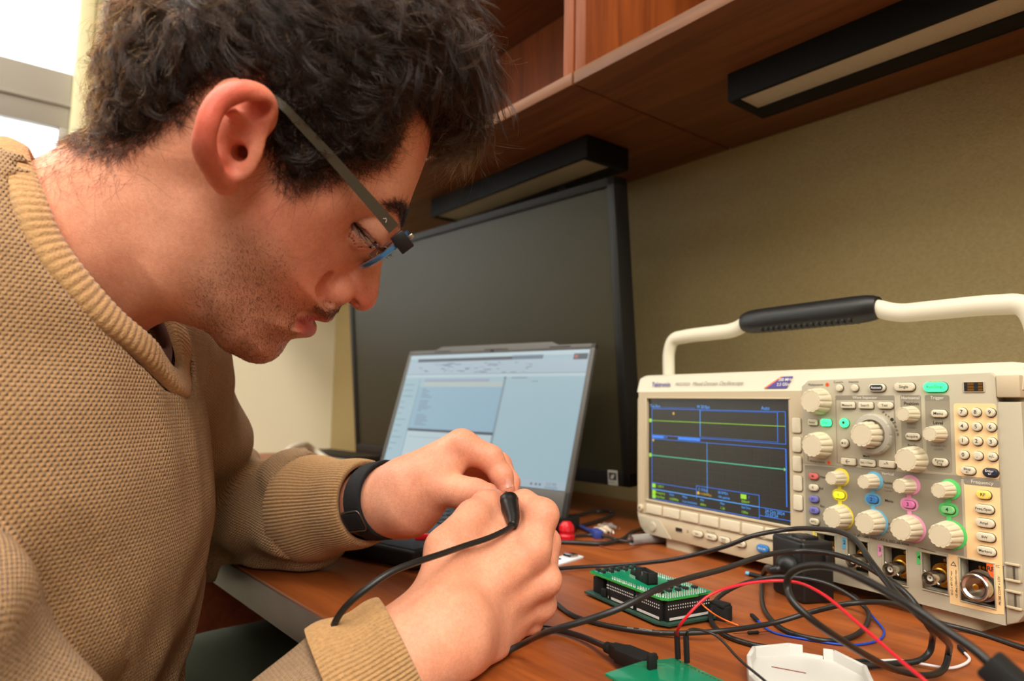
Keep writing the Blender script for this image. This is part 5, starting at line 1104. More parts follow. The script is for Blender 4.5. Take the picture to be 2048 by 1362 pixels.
for H in (RH, LH):
    lo, hi = handbox(H, .004); v, f = surface(handfn(H), lo, hi, .0011, relax=1)
    n = vnormals(v, f); col = np.tile(SKIN*np.array([1.05, 1.02, 1.0]), (len(v), 1))
    tips = np.min([np.linalg.norm(v-s[-1][1], axis=1) for k, s in H['groups'][-4:]]+[np.linalg.norm(v-H['groups'][H['th']][1][-1][1], axis=1)], 0)
    kn = np.min([np.linalg.norm(v-q[1], axis=1) for k, s in H['groups'][-4:] for q in s[:1]]+[np.linalg.norm(v-s[0][0], axis=1) for k, s in H['groups'][-4:]], 0)
    col = mixc(col, RED, np.clip(.38*np.exp(-(tips/.014)**2)+.24*np.exp(-(kn/.012)**2), 0, .6)); col = mixc(col, PALE, .25*np.clip(wob(v, 120, 5)+.4, 0, 1))
    col = np.clip(col*(1+.05*wob(v, 300, 4))[:, None], 0, 1); H['mesh'] = (v, f); parts.append((v, f, col))
# inside the clothes: trunk and arms of the same body
_lat = np.array([hn[0], hn[1], 0]); _lat /= np.linalg.norm(_lat); _fwd = np.array([-_lat[1], _lat[0], 0])
NB = to_world(hp(60, 590, 0)); SHR = S(-250, 645, .322); SHL = S(320, 725, .605); MDR = S(-195, 1325, .264)
ELR, ELL = S(250, 1900, .31), S(425, 1045, .70)
CH = to_world(hp(345, 830, 0))-_fwd*.13+np.array([0, 0, -.04]); PEL = to_world(hp(402, 1090, 0))-_fwd*.19+np.array([0, 0, -.22])
def trunkfn(P):
    f = cone(P, NB, CH, .035, .07); f = smin(f, cone(P, CH, PEL, .07, .09), .04)
    for sh, el, wr in ((SHR, MDR, RH['groups'][0][1][0][0]), (SHL, ELL, LH['groups'][0][1][0][0])):
        f = smin(f, cone(P, CH+[0, 0, .05], sh, .04, .028), .02); f = smin(f, cone(P, sh, el, .028, .028), .01); f = smin(f, cone(P, el, ELR, .028, .028), .01) if el is MDR else f; f = smin(f, cone(P, ELR if el is MDR else el, wr, .028, .022), .01)
    return f.astype(np.float32)
tp = np.array([SHR, SHL, ELR, ELL, NB, PEL, RH['groups'][0][1][0][0], LH['groups'][0][1][0][0]])
tv, tf = surface(trunkfn, tp.min(0)-.12, tp.max(0)+.12, .006)
parts.append((tv, tf, np.tile(SKIN, (len(tv), 1))))
print('pelvis', PEL, 'chest', CH, 'neck', NB)
person = empty('person', (PEL[0], PEL[1], 0), 'man in beige sweater and glasses bending over the desk with a cable in both hands', 'person')
bpy.context.view_layer.update()
off = 0; VV, FF, CC = [], [], []
for v, f, c in parts: VV.append(v); FF.append(f+off); CC.append(c); off += len(v)
body = npmesh('body', np.concatenate(VV), np.concatenate(FF), 'skin', person, np.concatenate(CC))

# eyes
M['eyewhite'] = mat('eye_white', (214, 190, 178), .15, coat=.5); M['iris'] = mat('dark_iris', (42, 26, 18), .1, coat=.6)
for sgn in (1, -1):
    c = EC*np.array([1, 1, sgn]); b = MB(); b.ball((0, 0, 0), .0119, 14)
    look = np.array([.66, -.72, .22*sgn]); fm = frame((0, 0, 0), look, (0, 0, 1))
    b.lathe([(.0060, .01035), (.0050, .0111), (.0030, .0119), (.0001, .0122)], 20, mat=1, Mx=fm @ Matrix.Rotation(pi/2, 4, 'Y'), cap=False)
    Mh = Matrix([[*HR[:, i], H0[i]] for i in range(3)]+[[0, 0, 0, 1]]) @ T(*c)
    for i in range(len(b.v)): b.v[i] = tuple(Mh @ Vector(b.v[i]))
    o = b.build('eye', ['eyewhite', 'iris'], None, 180); o.parent = person; o.matrix_parent_inverse = person.matrix_world.inverted()
# finger nails
M['nail'] = mat('finger_nail', (226, 164, 146), .25, coat=.4)
def nail(H, tip, prev, face, w=.0052, L=.0085):
    t = Vector(tip-prev).normalized(); v, f = H['mesh']; fc = Vector(face).normalized(); up = (fc-t*fc.dot(t)).normalized(); sd = t.cross(up)
    vn = vnormals(v, f); Q = []; n1, n2 = 7, 9
    for i in range(n1):
        for j in range(n2):
            a = -1+2*j/(n2-1); l = i/(n1-1); sh = 1-.35*max(0, (l-.7)/.3)**2
            p = np.array(Vector(tip)+t*(-.0035+L*(l-.35))+sd*(a*w*sh)+up*.0045)
            k = np.argmin(((v-p)**2).sum(1)); base = v[k]; p2 = p-np.array(up)*((p-base)@np.array(up)); Q.append(p2+np.array(up)*.0008)
    F = [(i*n2+j, i*n2+j+1, (i+1)*n2+j+1, (i+1)*n2+j) for i in range(n1-1) for j in range(n2-1)]
    b = MB(); b.add(Q, F); o = b.build('finger_nail', 'nail', None, 180); o.parent = person; o.matrix_parent_inverse = person.matrix_world.inverted()
Hs = RH['groups']; nail(RH, Hs[3][1][-1][1], Hs[3][1][-1][0], (CAM-Hs[3][1][-1][1])*.55+np.array([-.05, .0, .35]))
Hs = LH['groups']; nail(LH, Hs[2][1][-1][1], Hs[2][1][-1][0], (CAM-Hs[2][1][-1][1])+np.array([0, 0, -.1]), w=.0048); nail(LH, Hs[4][1][-1][1], Hs[4][1][-1][0], (CAM-Hs[4][1][-1][1])*.6+np.array([.25, .1, 0]), w=.0042, L=.007)

# ---------------------------------------------------------------- hair
HAIR = [(866, 304), (856, 268), (838, 245), (803, 226), (774, 283), (752, 326), (698, 348), (643, 364), (605, 380), (578, 380), (562, 359), (548, 312), (543, 262), (545, 225), (540, 205), (505, 185), (460, 190), (432, 212), (412, 250), (374, 264), (317, 304), (252, 322), (209, 305), (160, 278), (150, 200), (150, 0), (250, -140), (600, -200), (900, -120), (1010, 60), (1010, 250), (930, 330)]
sdH = blur(polysd(hp2(dens(HAIR, True, 3))), .0015)
TH, = field([(300, 60, .017), (250, 150, .015), (215, 230, .012), (200, 290, .008), (350, 250, .008), (400, 100, .020), (480, 120, .014), (560, 280, .009), (590, 350, .007), (650, 320, .009), (740, 280, .009), (560, 150, .018), (700, 180, .020), (500, 0, .026), (620, -30, .030), (740, 10, .030), (820, 70, .033), (850, 140, .033), (860, 220, .030), (864, 285, .020), (820, 200, .026), (790, 230, .014)], .018)
def hairfn(Pw):
    L = to_head(Pw).astype(np.float32); x, y = L[:, 0], L[:, 1]
    f = infl(sdS, WS, DS, L); d = samp(sdH, x, y); t = samp(TH, x, y)*np.clip((d+.003*wob(L, 420, 13)-.001)/.020, 0, 1)**.8
    t = t*(1+.16*wob(L, 150, 11)+.10*wob(L, 330, 12))-.0012
    g = f-t
    return np.maximum(g, -(d-.0055+.003*wob(L, 300, 15))).astype(np.float32)
cv, cf = surface(hairfn, *(lambda c: (c.min(0)-.01, c.max(0)+.01))(to_world(np.array([[x, y, z] for x in (-.16, .13) for y in (.0, .19) for z in (-.11, .11)]))), .002, relax=3)
M['haircap'] = mat('dark_brown_hair_base', (30, 23, 19), .6, bump=(900, .5, .001))
hair = npmesh('hair', cv, cf, 'haircap', person)
print('hair cap', len(cv))
def hairmat(name, melanin, red, rough=.28, tint=None):
    m = bpy.data.materials.new(name); m.use_nodes = True; nt = m.node_tree; nt.nodes.remove(nt.nodes['Principled BSDF'])
    h = nt.nodes.new('ShaderNodeBsdfHairPrincipled'); h.parametrization = 'MELANIN'; h.inputs['Melanin'].default_value = melanin; h.inputs['Melanin Redness'].default_value = red; h.inputs['Roughness'].default_value = rough; h.inputs['Radial Roughness'].default_value = .4; h.inputs['Random Color'].default_value = .25; h.inputs['Random Roughness'].default_value = .2
    nt.links.new(h.outputs[0], nt.nodes['Material Output'].inputs['Surface']); M[name] = m
hairmat('curly_hair', .84, .3); hairmat('loose_hair', .66, .15, .22); hairmat('stubble_hair', .84, .6)
def strands(name, S_, radius, m, parent, tipr=.35):
    """S_: (N, K, 3) world points"""
    N, K, _ = S_.shape; hc = bpy.data.hair_curves.new(name); hc.add_curves([K]*N); hc.attributes['position'].data.foreach_set('vector', S_.astype(np.float32).ravel())
    r = hc.attributes.get('radius') or hc.attributes.new('radius', 'FLOAT', 'POINT'); prof = radius*(1-(1-tipr)*np.linspace(0, 1, K)**2); r.data.foreach_set('value', np.tile(prof, N).astype(np.float32))
    hc.materials.append(M[m]); o = bpy.data.objects.new(name, hc); COL.objects.link(o); o.parent = parent; o.matrix_parent_inverse = parent.matrix_world.inverted(); return o
FLOW = [(450, 20, .8, .25), (330, 40, -.3, -.2), (250, 150, -.35, -1), (210, 250, -.35, -1), (330, 250, -.2, -1), (300, 150, -.2, -.9), (400, 130, .1, -1), (480, 130, .5, -.8), (560, 120, .8, -.6), (560, 300, .35, -1), (600, 360, .35, -1), (680, 300, .7, -.8), (740, 260, .6, -.9), (650, 180, .9, -.5), (600, -40, 1, .15), (740, -10, 1, -.1), (820, 80, .8, -.7), (860, 160, .5, -1), (870, 260, .25, -1), (800, 180, .7, -.8), (930, 180, .2, -1)]
FX, FY = field(FLOW, .02)
cn = vnormals(cv, cf); tri_a = .5*np.linalg.norm(np.cross(cv[cf[:, 2]]-cv[cf[:, 0]], cv[cf[:, 3]]-cv[cf[:, 1]]), axis=1)
cenL = to_head(cv[cf].mean(1)); wgt = tri_a*np.where(cenL[:, 2] > -.03, 1, .25); wgt /= wgt.sum()
def curls(NC, NS, K, Lr, curl, turns, jit, lift=.0, radius=.00008, seed=1, wsel=None, name='hair_strands', m='curly_hair'):
    r = np.random.default_rng(seed); w = wgt if wsel is None else wgt*wsel; w = w/w.sum()
    q = r.choice(len(cf), NC, p=w); root = cv[cf[q]].mean(1); nrm = cn[cf[q]].mean(1); nrm /= np.linalg.norm(nrm, axis=1)[:, None]
    L = to_head(root); fl = np.stack([samp(FX, L[:, 0], L[:, 1]), samp(FY, L[:, 0], L[:, 1]), np.zeros(NC)], 1)+r.normal(0, .38, (NC, 3)); fw = fl@HR
    t = fw-nrm*(fw*nrm).sum(1)[:, None]; t /= np.linalg.norm(t, axis=1)[:, None]; s = np.cross(nrm, t)
    thick = samp(TH, L[:, 0], L[:, 1])*np.clip(samp(sdH, L[:, 0], L[:, 1])/.014, .25, 1)
    Lc = r.uniform(*Lr, NC)*np.clip(thick/.018, .45, 1.25); tn = r.uniform(*turns, NC)*r.choice([-1, 1], NC); rc = r.uniform(*curl, NC); ph = r.uniform(0, 6.28, NC); drop = r.uniform(.1, .5, NC)
    u = np.linspace(0, 1, K); out = np.empty((NC, NS, K, 3))
    for k in range(NS):
        ro = root+s*r.normal(0, jit, NC)[:, None]+t*r.normal(0, jit, NC)[:, None]-nrm*.002
        Ls = Lc*r.uniform(.8, 1.1, NC); p2 = ph+r.normal(0, .25, NC); r2 = rc*r.uniform(.8, 1.25, NC)
        ang = p2[:, None]+tn[:, None]*6.283*u[None]
        rad = r2[:, None]*np.minimum(1, u[None]*3)
        arch = (lift*np.sin(u*pi)+.0045*np.minimum(1, u*6)-drop.mean()*.006*u*u)[None]
        conv = (1-.25*u)[None]
        base = root[:, None]+(ro-root)[:, None]*conv[..., None]
        out[:, k] = base+t[:, None]*(Ls[:, None]*u[None]+(np.sin(ang)-np.sin(p2)[:, None])*rad*.55)[..., None]+nrm[:, None]*(arch+(np.cos(ang)-np.cos(p2)[:, None])*rad*.55)[..., None]+s[:, None]*((np.sin(ang*.7+1)-np.sin(p2*.7+1)[:, None])*rad*.9)[..., None]
    return strands(name, out.reshape(-1, K, 3), radius, m, hair)
curls(2300, 16, 14, (.017, .032), (.0016, .0046), (.5, 1.4), .0015, .0012, .00008, 1)
curls(2200, 3, 18, (.020, .038), (.0025, .0055), (.8, 1.8), .0010, .0035, .00006, 2, name='loose_curls', m='loose_hair')
# short hair on hairline edges, nape, brow, lashes, stubble: grown from the skin
hn_v = vnormals(hv, hf); fcen = hv[hf].mean(1); fn_ = hn_v[hf].mean(1); fn_ /= np.linalg.norm(fn_, axis=1)[:, None]; fL = to_head(fcen)
fa = .5*np.linalg.norm(np.cross(hv[hf[:, 2]]-hv[hf[:, 0]], hv[hf[:, 3]]-hv[hf[:, 1]]), axis=1)
def grow(name, N, wsel, dirL, Lr, radius, bend=.5, lay=.75, K=5, seed=3, spread=.35, curl=0, m='stubble_hair'):
    r = np.random.default_rng(seed); w = fa*wsel; w = w/w.sum(); q = r.choice(len(hf), N, p=w)
    if dirL is None:
        q0 = fL[q]; dirL = np.stack([samp(FX, q0[:, 0], q0[:, 1]), samp(FY, q0[:, 0], q0[:, 1]), .15*np.sign(q0[:, 2])], 1)
    b = r.dirichlet((1, 1, 1, 1), N); root = (hv[hf[q]]*b[..., None]).sum(1); nrm = fn_[q]
    d = (np.asarray(dirL)+r.normal(0, spread, (N, 3)))@HR; t = d-nrm*(d*nrm).sum(1)[:, None]; t /= np.linalg.norm(t, axis=1)[:, None]; s = np.cross(nrm, t)
    u = np.linspace(0, 1, K); L = r.uniform(*Lr, N); sg = r.normal(0, curl, N)
    P = root[:, None]-nrm[:, None]*.0003+t[:, None]*(L[:, None]*u*lay)[..., None]+nrm[:, None]*(L[:, None]*(1-lay)*(u-bend*u*u)*1.6)[..., None]+s[:, None]*(L[:, None]*sg[:, None]*u*u)[..., None]
    return strands(name, P, radius, m, person)
def inpoly(poly, soft=.003):
    sd = polysd(hp2(poly)); return np.clip((samp(sd, fL[:, 0], fL[:, 1])+soft)/(2*soft), 0, 1)
vis = (fL[:, 2] > -.03)
beardw = np.clip((samp(sdB, fL[:, 0], fL[:, 1])+.002)/.016, 0, 1)*(.45+.9*g2(fL, 560, 690, .035)+.5*g2(fL, 430, 560, .03))*(~((fL[:, 2] < .024) & (g2(fL, 626, 640, .010) > .5)))
grow('beard_stubble', 8000, beardw*(vis | (np.abs(fL[:, 2]) < .04)), (.25, -1, .1), (.0014, .0032), .00005, lay=.72, seed=4, curl=.3)
grow('moustache', 2000, inpoly([(592, 630), (640, 590), (684, 602), (688, 622), (664, 632), (640, 622)])*(np.abs(fL[:, 2]) < .03), (.3, -1, .25), (.0025, .005), .00005, lay=.8, seed=5)
browp = [(752, 408), (775, 402), (800, 408), (813, 424), (812, 442), (804, 456), (794, 446), (786, 426), (766, 418)]
grow('eyebrow', 1300, inpoly(browp, .0015)*(fL[:, 2] > 0), (-.7, .35, .6), (.004, .009), .00009, lay=.84, seed=6, spread=.25)
grow('eyebrow', 700, inpoly(browp, .0015)*(fL[:, 2] < 0), (-.7, .35, -.6), (.004, .008), .00007, lay=.86, seed=7, spread=.25)
sdv = samp(sdH, fL[:, 0], fL[:, 1]); noear = (1-np.clip(earw[hf].mean(1)*3, 0, 1))*(np.abs(fL[:, 2]) < .082)
edge = np.clip((sdv+.0035)/.005, 0, 1)*np.clip((.019-sdv)/.006, 0, 1)*(fL[:, 1] > -.02)*(fL[:, 2] > -.02)*noear
grow('hairline_hair', 9500, edge, None, (.005, .013), .00008, lay=.72, K=9, seed=8, curl=.9, spread=.45, m='curly_hair')
grow('nape_hair', 420, inpoly([(60, 325), (150, 280), (260, 320), (330, 330), (260, 370), (130, 370)], .006)*(fL[:, 2] > -.03), (-.1, -1, .0), (.006, .016), .00005, lay=.82, K=8, seed=9, curl=1.2, spread=.7)
# lashes
r = np.random.default_rng(12); La = []
for sgn in (1, -1):
    a, b_ = np.array([*hp(705, 442, .03)[:2], .041]), np.array([*hp(750, 483, .03)[:2], .033])
    for k in range(80):
        t = r.uniform(0, 1); p = a+(b_-a)*t; dd = p-EC; p = EC+dd/np.linalg.norm(dd)*.0146; d = np.array([.55, -.75, .45])+r.normal(0, .15, 3); u = np.linspace(0, 1, 6)
        La.append(to_world((p+d[None]*(u*.0085)[:, None]+np.array([.3, .45, .1])[None]*(u*u*.0035)[:, None])*np.array([1, 1, sgn])))
strands('eyelashes', np.array(La), .00014, 'stubble_hair', person)
# stray hairs over the forehead
r = np.random.default_rng(14); St = []
for k in range(26):
    x, y = r.uniform(840, 950), r.uniform(250, 300); p = hp(x, y, r.uniform(-.03, .05)); u = np.linspace(0, 1, 14); L = r.uniform(.02, .05); a = r.uniform(-1.9, -.7); c = r.uniform(-1.5, 1.5)
    ang = a+c*u; d = np.cumsum(np.stack([np.cos(ang), np.sin(ang), .2*np.sin(3*u+k)], 1), 0)*L/14; St.append(to_world(p+d))
strands('stray_hairs', np.array(St), .00006, 'curly_hair', hair)

# ---------------------------------------------------------------- glasses
M['lensrim'] = mat('translucent_blue_lens_rim', (58, 104, 146), .2, coat=.4); M['lens'] = mat('lens_glass', (236, 244, 250), .02, trans=1, ior=1.03, spec=.3); M['carbon'] = mat('carbon_weave_temple', (64, 60, 48), .45); M['hinge'] = mat('hinge_black', (26, 22, 22), .35)
def carbon(m):
    nt = m.node_tree; tc = nt.nodes.new('ShaderNodeTexCoord'); mp = nt.nodes.new('ShaderNodeMapping'); mp.inputs['Rotation'].default_value = (0, 0, .5); w = nt.nodes.new('ShaderNodeTexWave'); w.inputs['Scale'].default_value = 420; w.inputs['Distortion'].default_value = .3
    r = nt.nodes.new('ShaderNodeValToRGB'); r.color_ramp.elements[0].color = lin((44, 42, 34)); r.color_ramp.elements[1].color = lin((92, 86, 68))
    nt.links.new(tc.outputs['UV'], mp.inputs['Vector']); nt.links.new(tc.outputs['Object'], mp.inputs['Vector']); nt.links.new(mp.outputs['Vector'], w.inputs['Vector']); nt.links.new(w.outputs['Fac'], r.inputs['Fac']); nt.links.new(r.outputs['Color'], nt.nodes['Principled BSDF'].inputs['Base Color'])
carbon(M['carbon'])
Mh = Matrix([[*HR[:, i], H0[i]] for i in range(3)]+[[0, 0, 0, 1]])
gl = empty('eyeglasses', Mh, 'rimless blue-edged eyeglasses with dark flat temples on the face', 'glasses')
lt, lb = hp(820, 468, .034), hp(723, 542, .034); lc = (lt+lb)/2; lu = (lt-lb)[:2]; LHt = np.linalg.norm(lu); lu = lu/LHt; lf = np.array([lu[1], -lu[0]]); lf = -lf if lf[0] < 0 else lf    # lf: the way the lens faces
for sgn in (1, -1):
    # outline in (vertical v, lateral w), bowed along lf
    n = 48; LW = .0265; cw_ = .0345
    def lp(a, k, dep=0):
        v = k*LHt/2*np.sign(np.sin(a))*abs(np.sin(a))**.8; w = cw_+k*LW*np.sign(np.cos(a))*abs(np.cos(a))**.8
        bow = -.0030*((2*v/LHt)**2)-.0045*((w-.012)/.05)**2+.0022
        p = lc[:2]+lu*v+lf*(bow+dep); return (p[0], p[1], sgn*w)
    V = []; F = []
    rings = [(.02, .001), (.5, .001), (.93, .001), (1.0, .0003), (1.0, -.0017), (.93, -.0022), (.5, -.0022), (.02, -.0022)]
    for k, dep in rings: V += [lp(2*pi*j/n, k, dep) for j in range(n)]
    midx = []
    for i in range(len(rings)-1):
        for j in range(n): F.append((i*n+j, i*n+(j+1) % n, (i+1)*n+(j+1) % n, (i+1)*n+j)); midx.append(0 if i in (0, 1, 5, 6) else 1)
    b = MB(); b.add(V, F); b.m = midx; b.build('lens', ['lens', 'lensrim'], gl, 60)
    # hinge block and temple arm
    e0 = np.array([*hp(800, 470, 0)[:2], .0605]); 
    b = MB(); xv = Vector((*(-lf), 0)); fm = frame((*(lc[:2]+lu*(LHt*.27)+lf*.0005), sgn*.0605), xv, (0, 0, 1)); b.box((-.003, -.0042, -.002), (.0085, .0042, .002), bev=.0006, Mx=fm); b.build('hinge_block', 'hinge', gl)
    b = MB(); b.box((.001, -.0075, -.0016), (.0035, -.0042, .0012), bev=.0004, Mx=fm); b.build('hinge_plate', 'steel', gl)
    tp_ = [hp(788, 458, .063), hp(760, 425, .067), hp(720, 380, .071), hp(660, 312, .077), hp(600, 248, .082), hp(566, 212, .084), hp(530, 190, .080), hp(490, 190, .078), hp(470, 215, .077)]
    pth = catmull(tp_, 6); m_ = len(pth); wd = [.0036*(1-.42*min(1, (i/m_)/.55)) for i in range(m_)]
    V = []; F = []
    for i in range(m_):
        t = pth[min(i+1, m_-1)]-pth[max(i-1, 0)]; t /= np.linalg.norm(t); sd = np.cross([0, 0, 1], t); sd /= np.linalg.norm(sd)
        for a, c in ((-1, -.0007), (1, -.0007), (1, .0007), (-1, .0007)): q = pth[i]+sd*a*wd[i]; V.append((q[0], q[1], sgn*(q[2]+c)))
    for i in range(m_-1):
        for k in range(4): F.append((i*4+k, i*4+(k+1) % 4, (i+1)*4+(k+1) % 4, (i+1)*4+k))
    F += [(0, 1, 2, 3), (m_*4-4, m_*4-3, m_*4-2, m_*4-1)]
    b = MB(); b.add(V, F); q = hp(773, 441, .067); 
    if sgn > 0:
        fmk = frame((q[0], q[1], q[2]+.0006), (*lu, 0), (0, 0, 1)); b.box((-.0012, 0, 0), (.0006, .0003, .0002), mat=1, Mx=fmk @ Matrix.Rotation(.6, 4, 'Z')); b.box((-.0012, 0, 0), (.0006, .0003, .0002), mat=1, Mx=fmk @ T(.0, .0012, 0) @ Matrix.Rotation(-.6, 4, 'Z'))
    b.build('temple', ['carbon', 'silk'], gl, 30)
    pc2 = hp(745, 500, .0125); b = MB(); b.ball((0, 0, 0), (.0035, .0055, .0013), 10, Mx=Matrix(((*(lf), 0), (*lu, 0), (0, 0, 1))).to_4x4().transposed() if False else T(pc2[0], pc2[1], sgn*pc2[2])); b.build('nose_pad', 'clear', gl, 180)
    b = MB(); b.tube(catmull([(pc2[0], pc2[1], sgn*.0135), hp(755, 490, 0)[:2].tolist()+[sgn*.015], hp(768, 492, 0)[:2].tolist()+[sgn*.0155], hp(772, 503, 0)[:2].tolist()+[sgn*.016]], 6), .0004, 8); b.tube([(pc2[0]+.0028*cos(a), pc2[1]+.0042*sin(a), sgn*.0142) for a in np.linspace(0, 6.28, 20)], .0003, 6); b.build('pad_arm', 'steel', gl, 180)
bp_ = lc[:2]+lu*(LHt*.2)+lf*.0026
b = MB(); b.tube(catmull([(*(bp_), -.0095), (*(bp_+lf*.002+lu*.0015), 0), (*(bp_), .0095)], 6), .0011, 10); b.build('bridge', 'steel', gl, 180)

# ---------------------------------------------------------------- sweater
def seg_uv(P, a, b):
    ab = b-a; L = np.linalg.norm(ab); t = ((P-a)@ab)/L; return t, L
TR = [ # trunk blobs: centre, radii
    ]
LAT = np.array([hn[0], hn[1], 0]); LAT /= np.linalg.norm(LAT); AX = np.array([LAT, [-LAT[1], LAT[0], 0], [0, 0, 1]]); FWD = AX[1]
def hw(*a): return to_world(hp(*a))
NBS = hw(0, 600, .026); shr = S(-250, 590, .318); mdr = S(-190, 1320, .258); sdr = S(-460, 1020, .275); shl = S(330, 715, .60)
elr, ell = S(250, 1900, .31), S(425, 1040, .70)
wrr, wrl = S(690, 1385, .375), S(625, 1015, .636)
CHC = hw(345, 810, 0)-FWD*.122+np.array([0, 0, -.055]); BEC = hw(402, 1090, 0)-FWD*.132
def trunk(P):
    f = cone(P, shr, NBS, .052, .055); f = smin(f, cone(P, hw(60, 620, -.02), shl, .056, .050), .04)
    f = smin(f, ellip(P, CHC, (.155, .118, .13), AX), .04)
    f = smin(f, ellip(P, BEC, (.165, .132, .20), AX), .06); f = smin(f, ellip(P, BEC+np.array([0, 0, -.2])-FWD*.03, (.17, .15, .16), AX), .06)
    f = smin(f, cone(P, hw(110, 620, 0), hw(30, 480, 0), .054, .050), .025)
    return f
def slR(P): return smin(smin(smin(cone(P, shr, sdr, .050, .045), cone(P, sdr, mdr, .045, .045), .02), cone(P, mdr, elr, .045, .048), .02), cone(P, elr, wrr, .050, .038), .02)
def slL(P): return smin(smin(cone(P, shl, ell, .052, .052), cone(P, ell, S(600, 1018, .655), .054, .051), .02), cone(P, S(600, 1018, .655), wrl, .051, .044), .02)
def folds(P):
    # slack cloth: rolls across the elbow of the far sleeve, drapes on the trunk
    a = wob(P*np.array([1, 1, .28]), 62, 21)*.006+wob(P*np.array([1, 1, .5]), 120, 25)*.0022
    t, L = seg_uv(P, ell, wrl); w = np.exp(-((t-.02)/.07)**2); a = a+w*.006*np.sin(t*140+wob(P, 40, 22)*2)
    t2, L2 = seg_uv(P, shl, ell); w2 = np.exp(-((t2-L2*.75)/.08)**2); a = a+w2*.0055*np.sin(t2*120+wob(P, 40, 23)*2)
    t3, _ = seg_uv(P, mdr, elr); a = a+np.exp(-((t3-.08)/.09)**2)*.004*np.sin(t3*80+wob(P, 30, 24)*2)*(slR(P) < .03)
    return a
INN = [(56, 334, .004), (86, 401, .046), (117, 479, .058), (164, 557, .059), (210, 627, .052), (265, 682, .038), (296, 713, .026), (327, 735, .010), (352, 738, -.010), (356, 712, -.030), (343, 668, -.046), (322, 630, -.056), (260, 540, -.060), (170, 440, -.058), (90, 370, -.036)]
OUT = [(12, 326, .004), (45, 403, .056), (84, 485, .070), (122, 565, .071), (160, 643, .063), (206, 704, .046), (255, 752, .031), (308, 783, .012), (352, 782, -.012), (368, 752, -.036), (372, 690, -.056), (350, 640, -.068), (270, 540, -.072), (160, 430, -.070), (60, 350, -.044)]
YOKE = [hw(a-63, b+43, c-.023) for a, b, c in OUT[:8]]
def basefn(P):
    f = trunk(P); l, r = slL(P), slR(P)
    yo = np.full(len(P), 1., np.float32)
    for c0, c1 in zip(YOKE[:-1], YOKE[1:]): yo = smin(yo, cone(P, c0, c1, .0268, .0268), .006)
    f = smin(f, yo, .03)
    f = smin(f, l, .018); f = smin(f, r, .004)
    return f+folds(P)
def settle(Q, level):
    Q = np.array(Q, float)
    for it in range(40):
        f = basefn(Q); g = np.stack([(basefn(Q+d)-basefn(Q-d)) for d in np.eye(3)*.002], 1); g /= np.linalg.norm(g, axis=1)[:, None]+1e-9; st = np.clip(level-f, -.002, .002); Q = Q+g*st[:, None]
    return Q
YO, YI = [hw(*a) for a in OUT], [hw(*a) for a in INN]; oo = np.array(YO); ii = np.array(YI); o2 = settle(oo, .0008); wt_ = np.array([1, 1, 1, 1, 1, .9, .55, .2] + [0]*(len(oo)-8))[:, None]; sh_ = (o2-oo)*wt_; YI = list(ii+sh_*.5); oo = oo+sh_
dr_ = oo-np.array(YI); dr_ /= np.linalg.norm(dr_, axis=1)[:, None]; o3 = settle(oo+dr_*.007, -.0012); ww = np.array([1, 1, 1, 1, 1, 1, 1, 1, .6] + [0]*(len(oo)-9))[:, None]; YO = list((oo+dr_*.003)*(1-ww)+o3*ww)
COLT = catmull([(a+b)/2 for a, b in list(zip(YI, YO))[:13]], 5); COLM = np.mean(COLT, 0)
def sweaterfn(P):
    f = basefn(P)
    f = smax(f, -cone(P, NKA, NKB, .064, .058), .006)     # neck opening
    near = np.linalg.norm(P-COLM, axis=1) < .16
    if near.any():
        q = P[near]; dd = np.min([np.linalg.norm(q-c, axis=1) for c in COLT], 0); f[near] = smax(f[near], .0065-dd, .004)
    f = np.where(P[:, 1] > dfront(P[:, 0])-.015, smax(f, DESK+.0012-P[:, 2], .006), f)
    for a, b in ((wrr, CR1), (wrl, CL1)):                  # cut at the cuffs
        d = b-a; d = d/np.linalg.norm(d); f = np.maximum(f, np.where(np.linalg.norm(P-a, axis=1) < .09, (P-a)@d, -1))
    return f.astype(np.float32)
CR1, CL1 = S(880, 1255, .405), S(790, 1000, .572)
NKA, NKB = hw(330, 570, 0), hw(70, 500, 0)
sp_ = np.array([shr, shl, ell, wrr, wrl, elr, BEC+[0, 0, -.28], BEC+LAT*.1-FWD*.1, BEC-LAT*.1-FWD*.1, NBS+[0, 0, .03]])
sv, sf = surface(sweaterfn, sp_.min(0)-.09, sp_.max(0)+.09, .0034, relax=3)
print('sweater', len(sv))
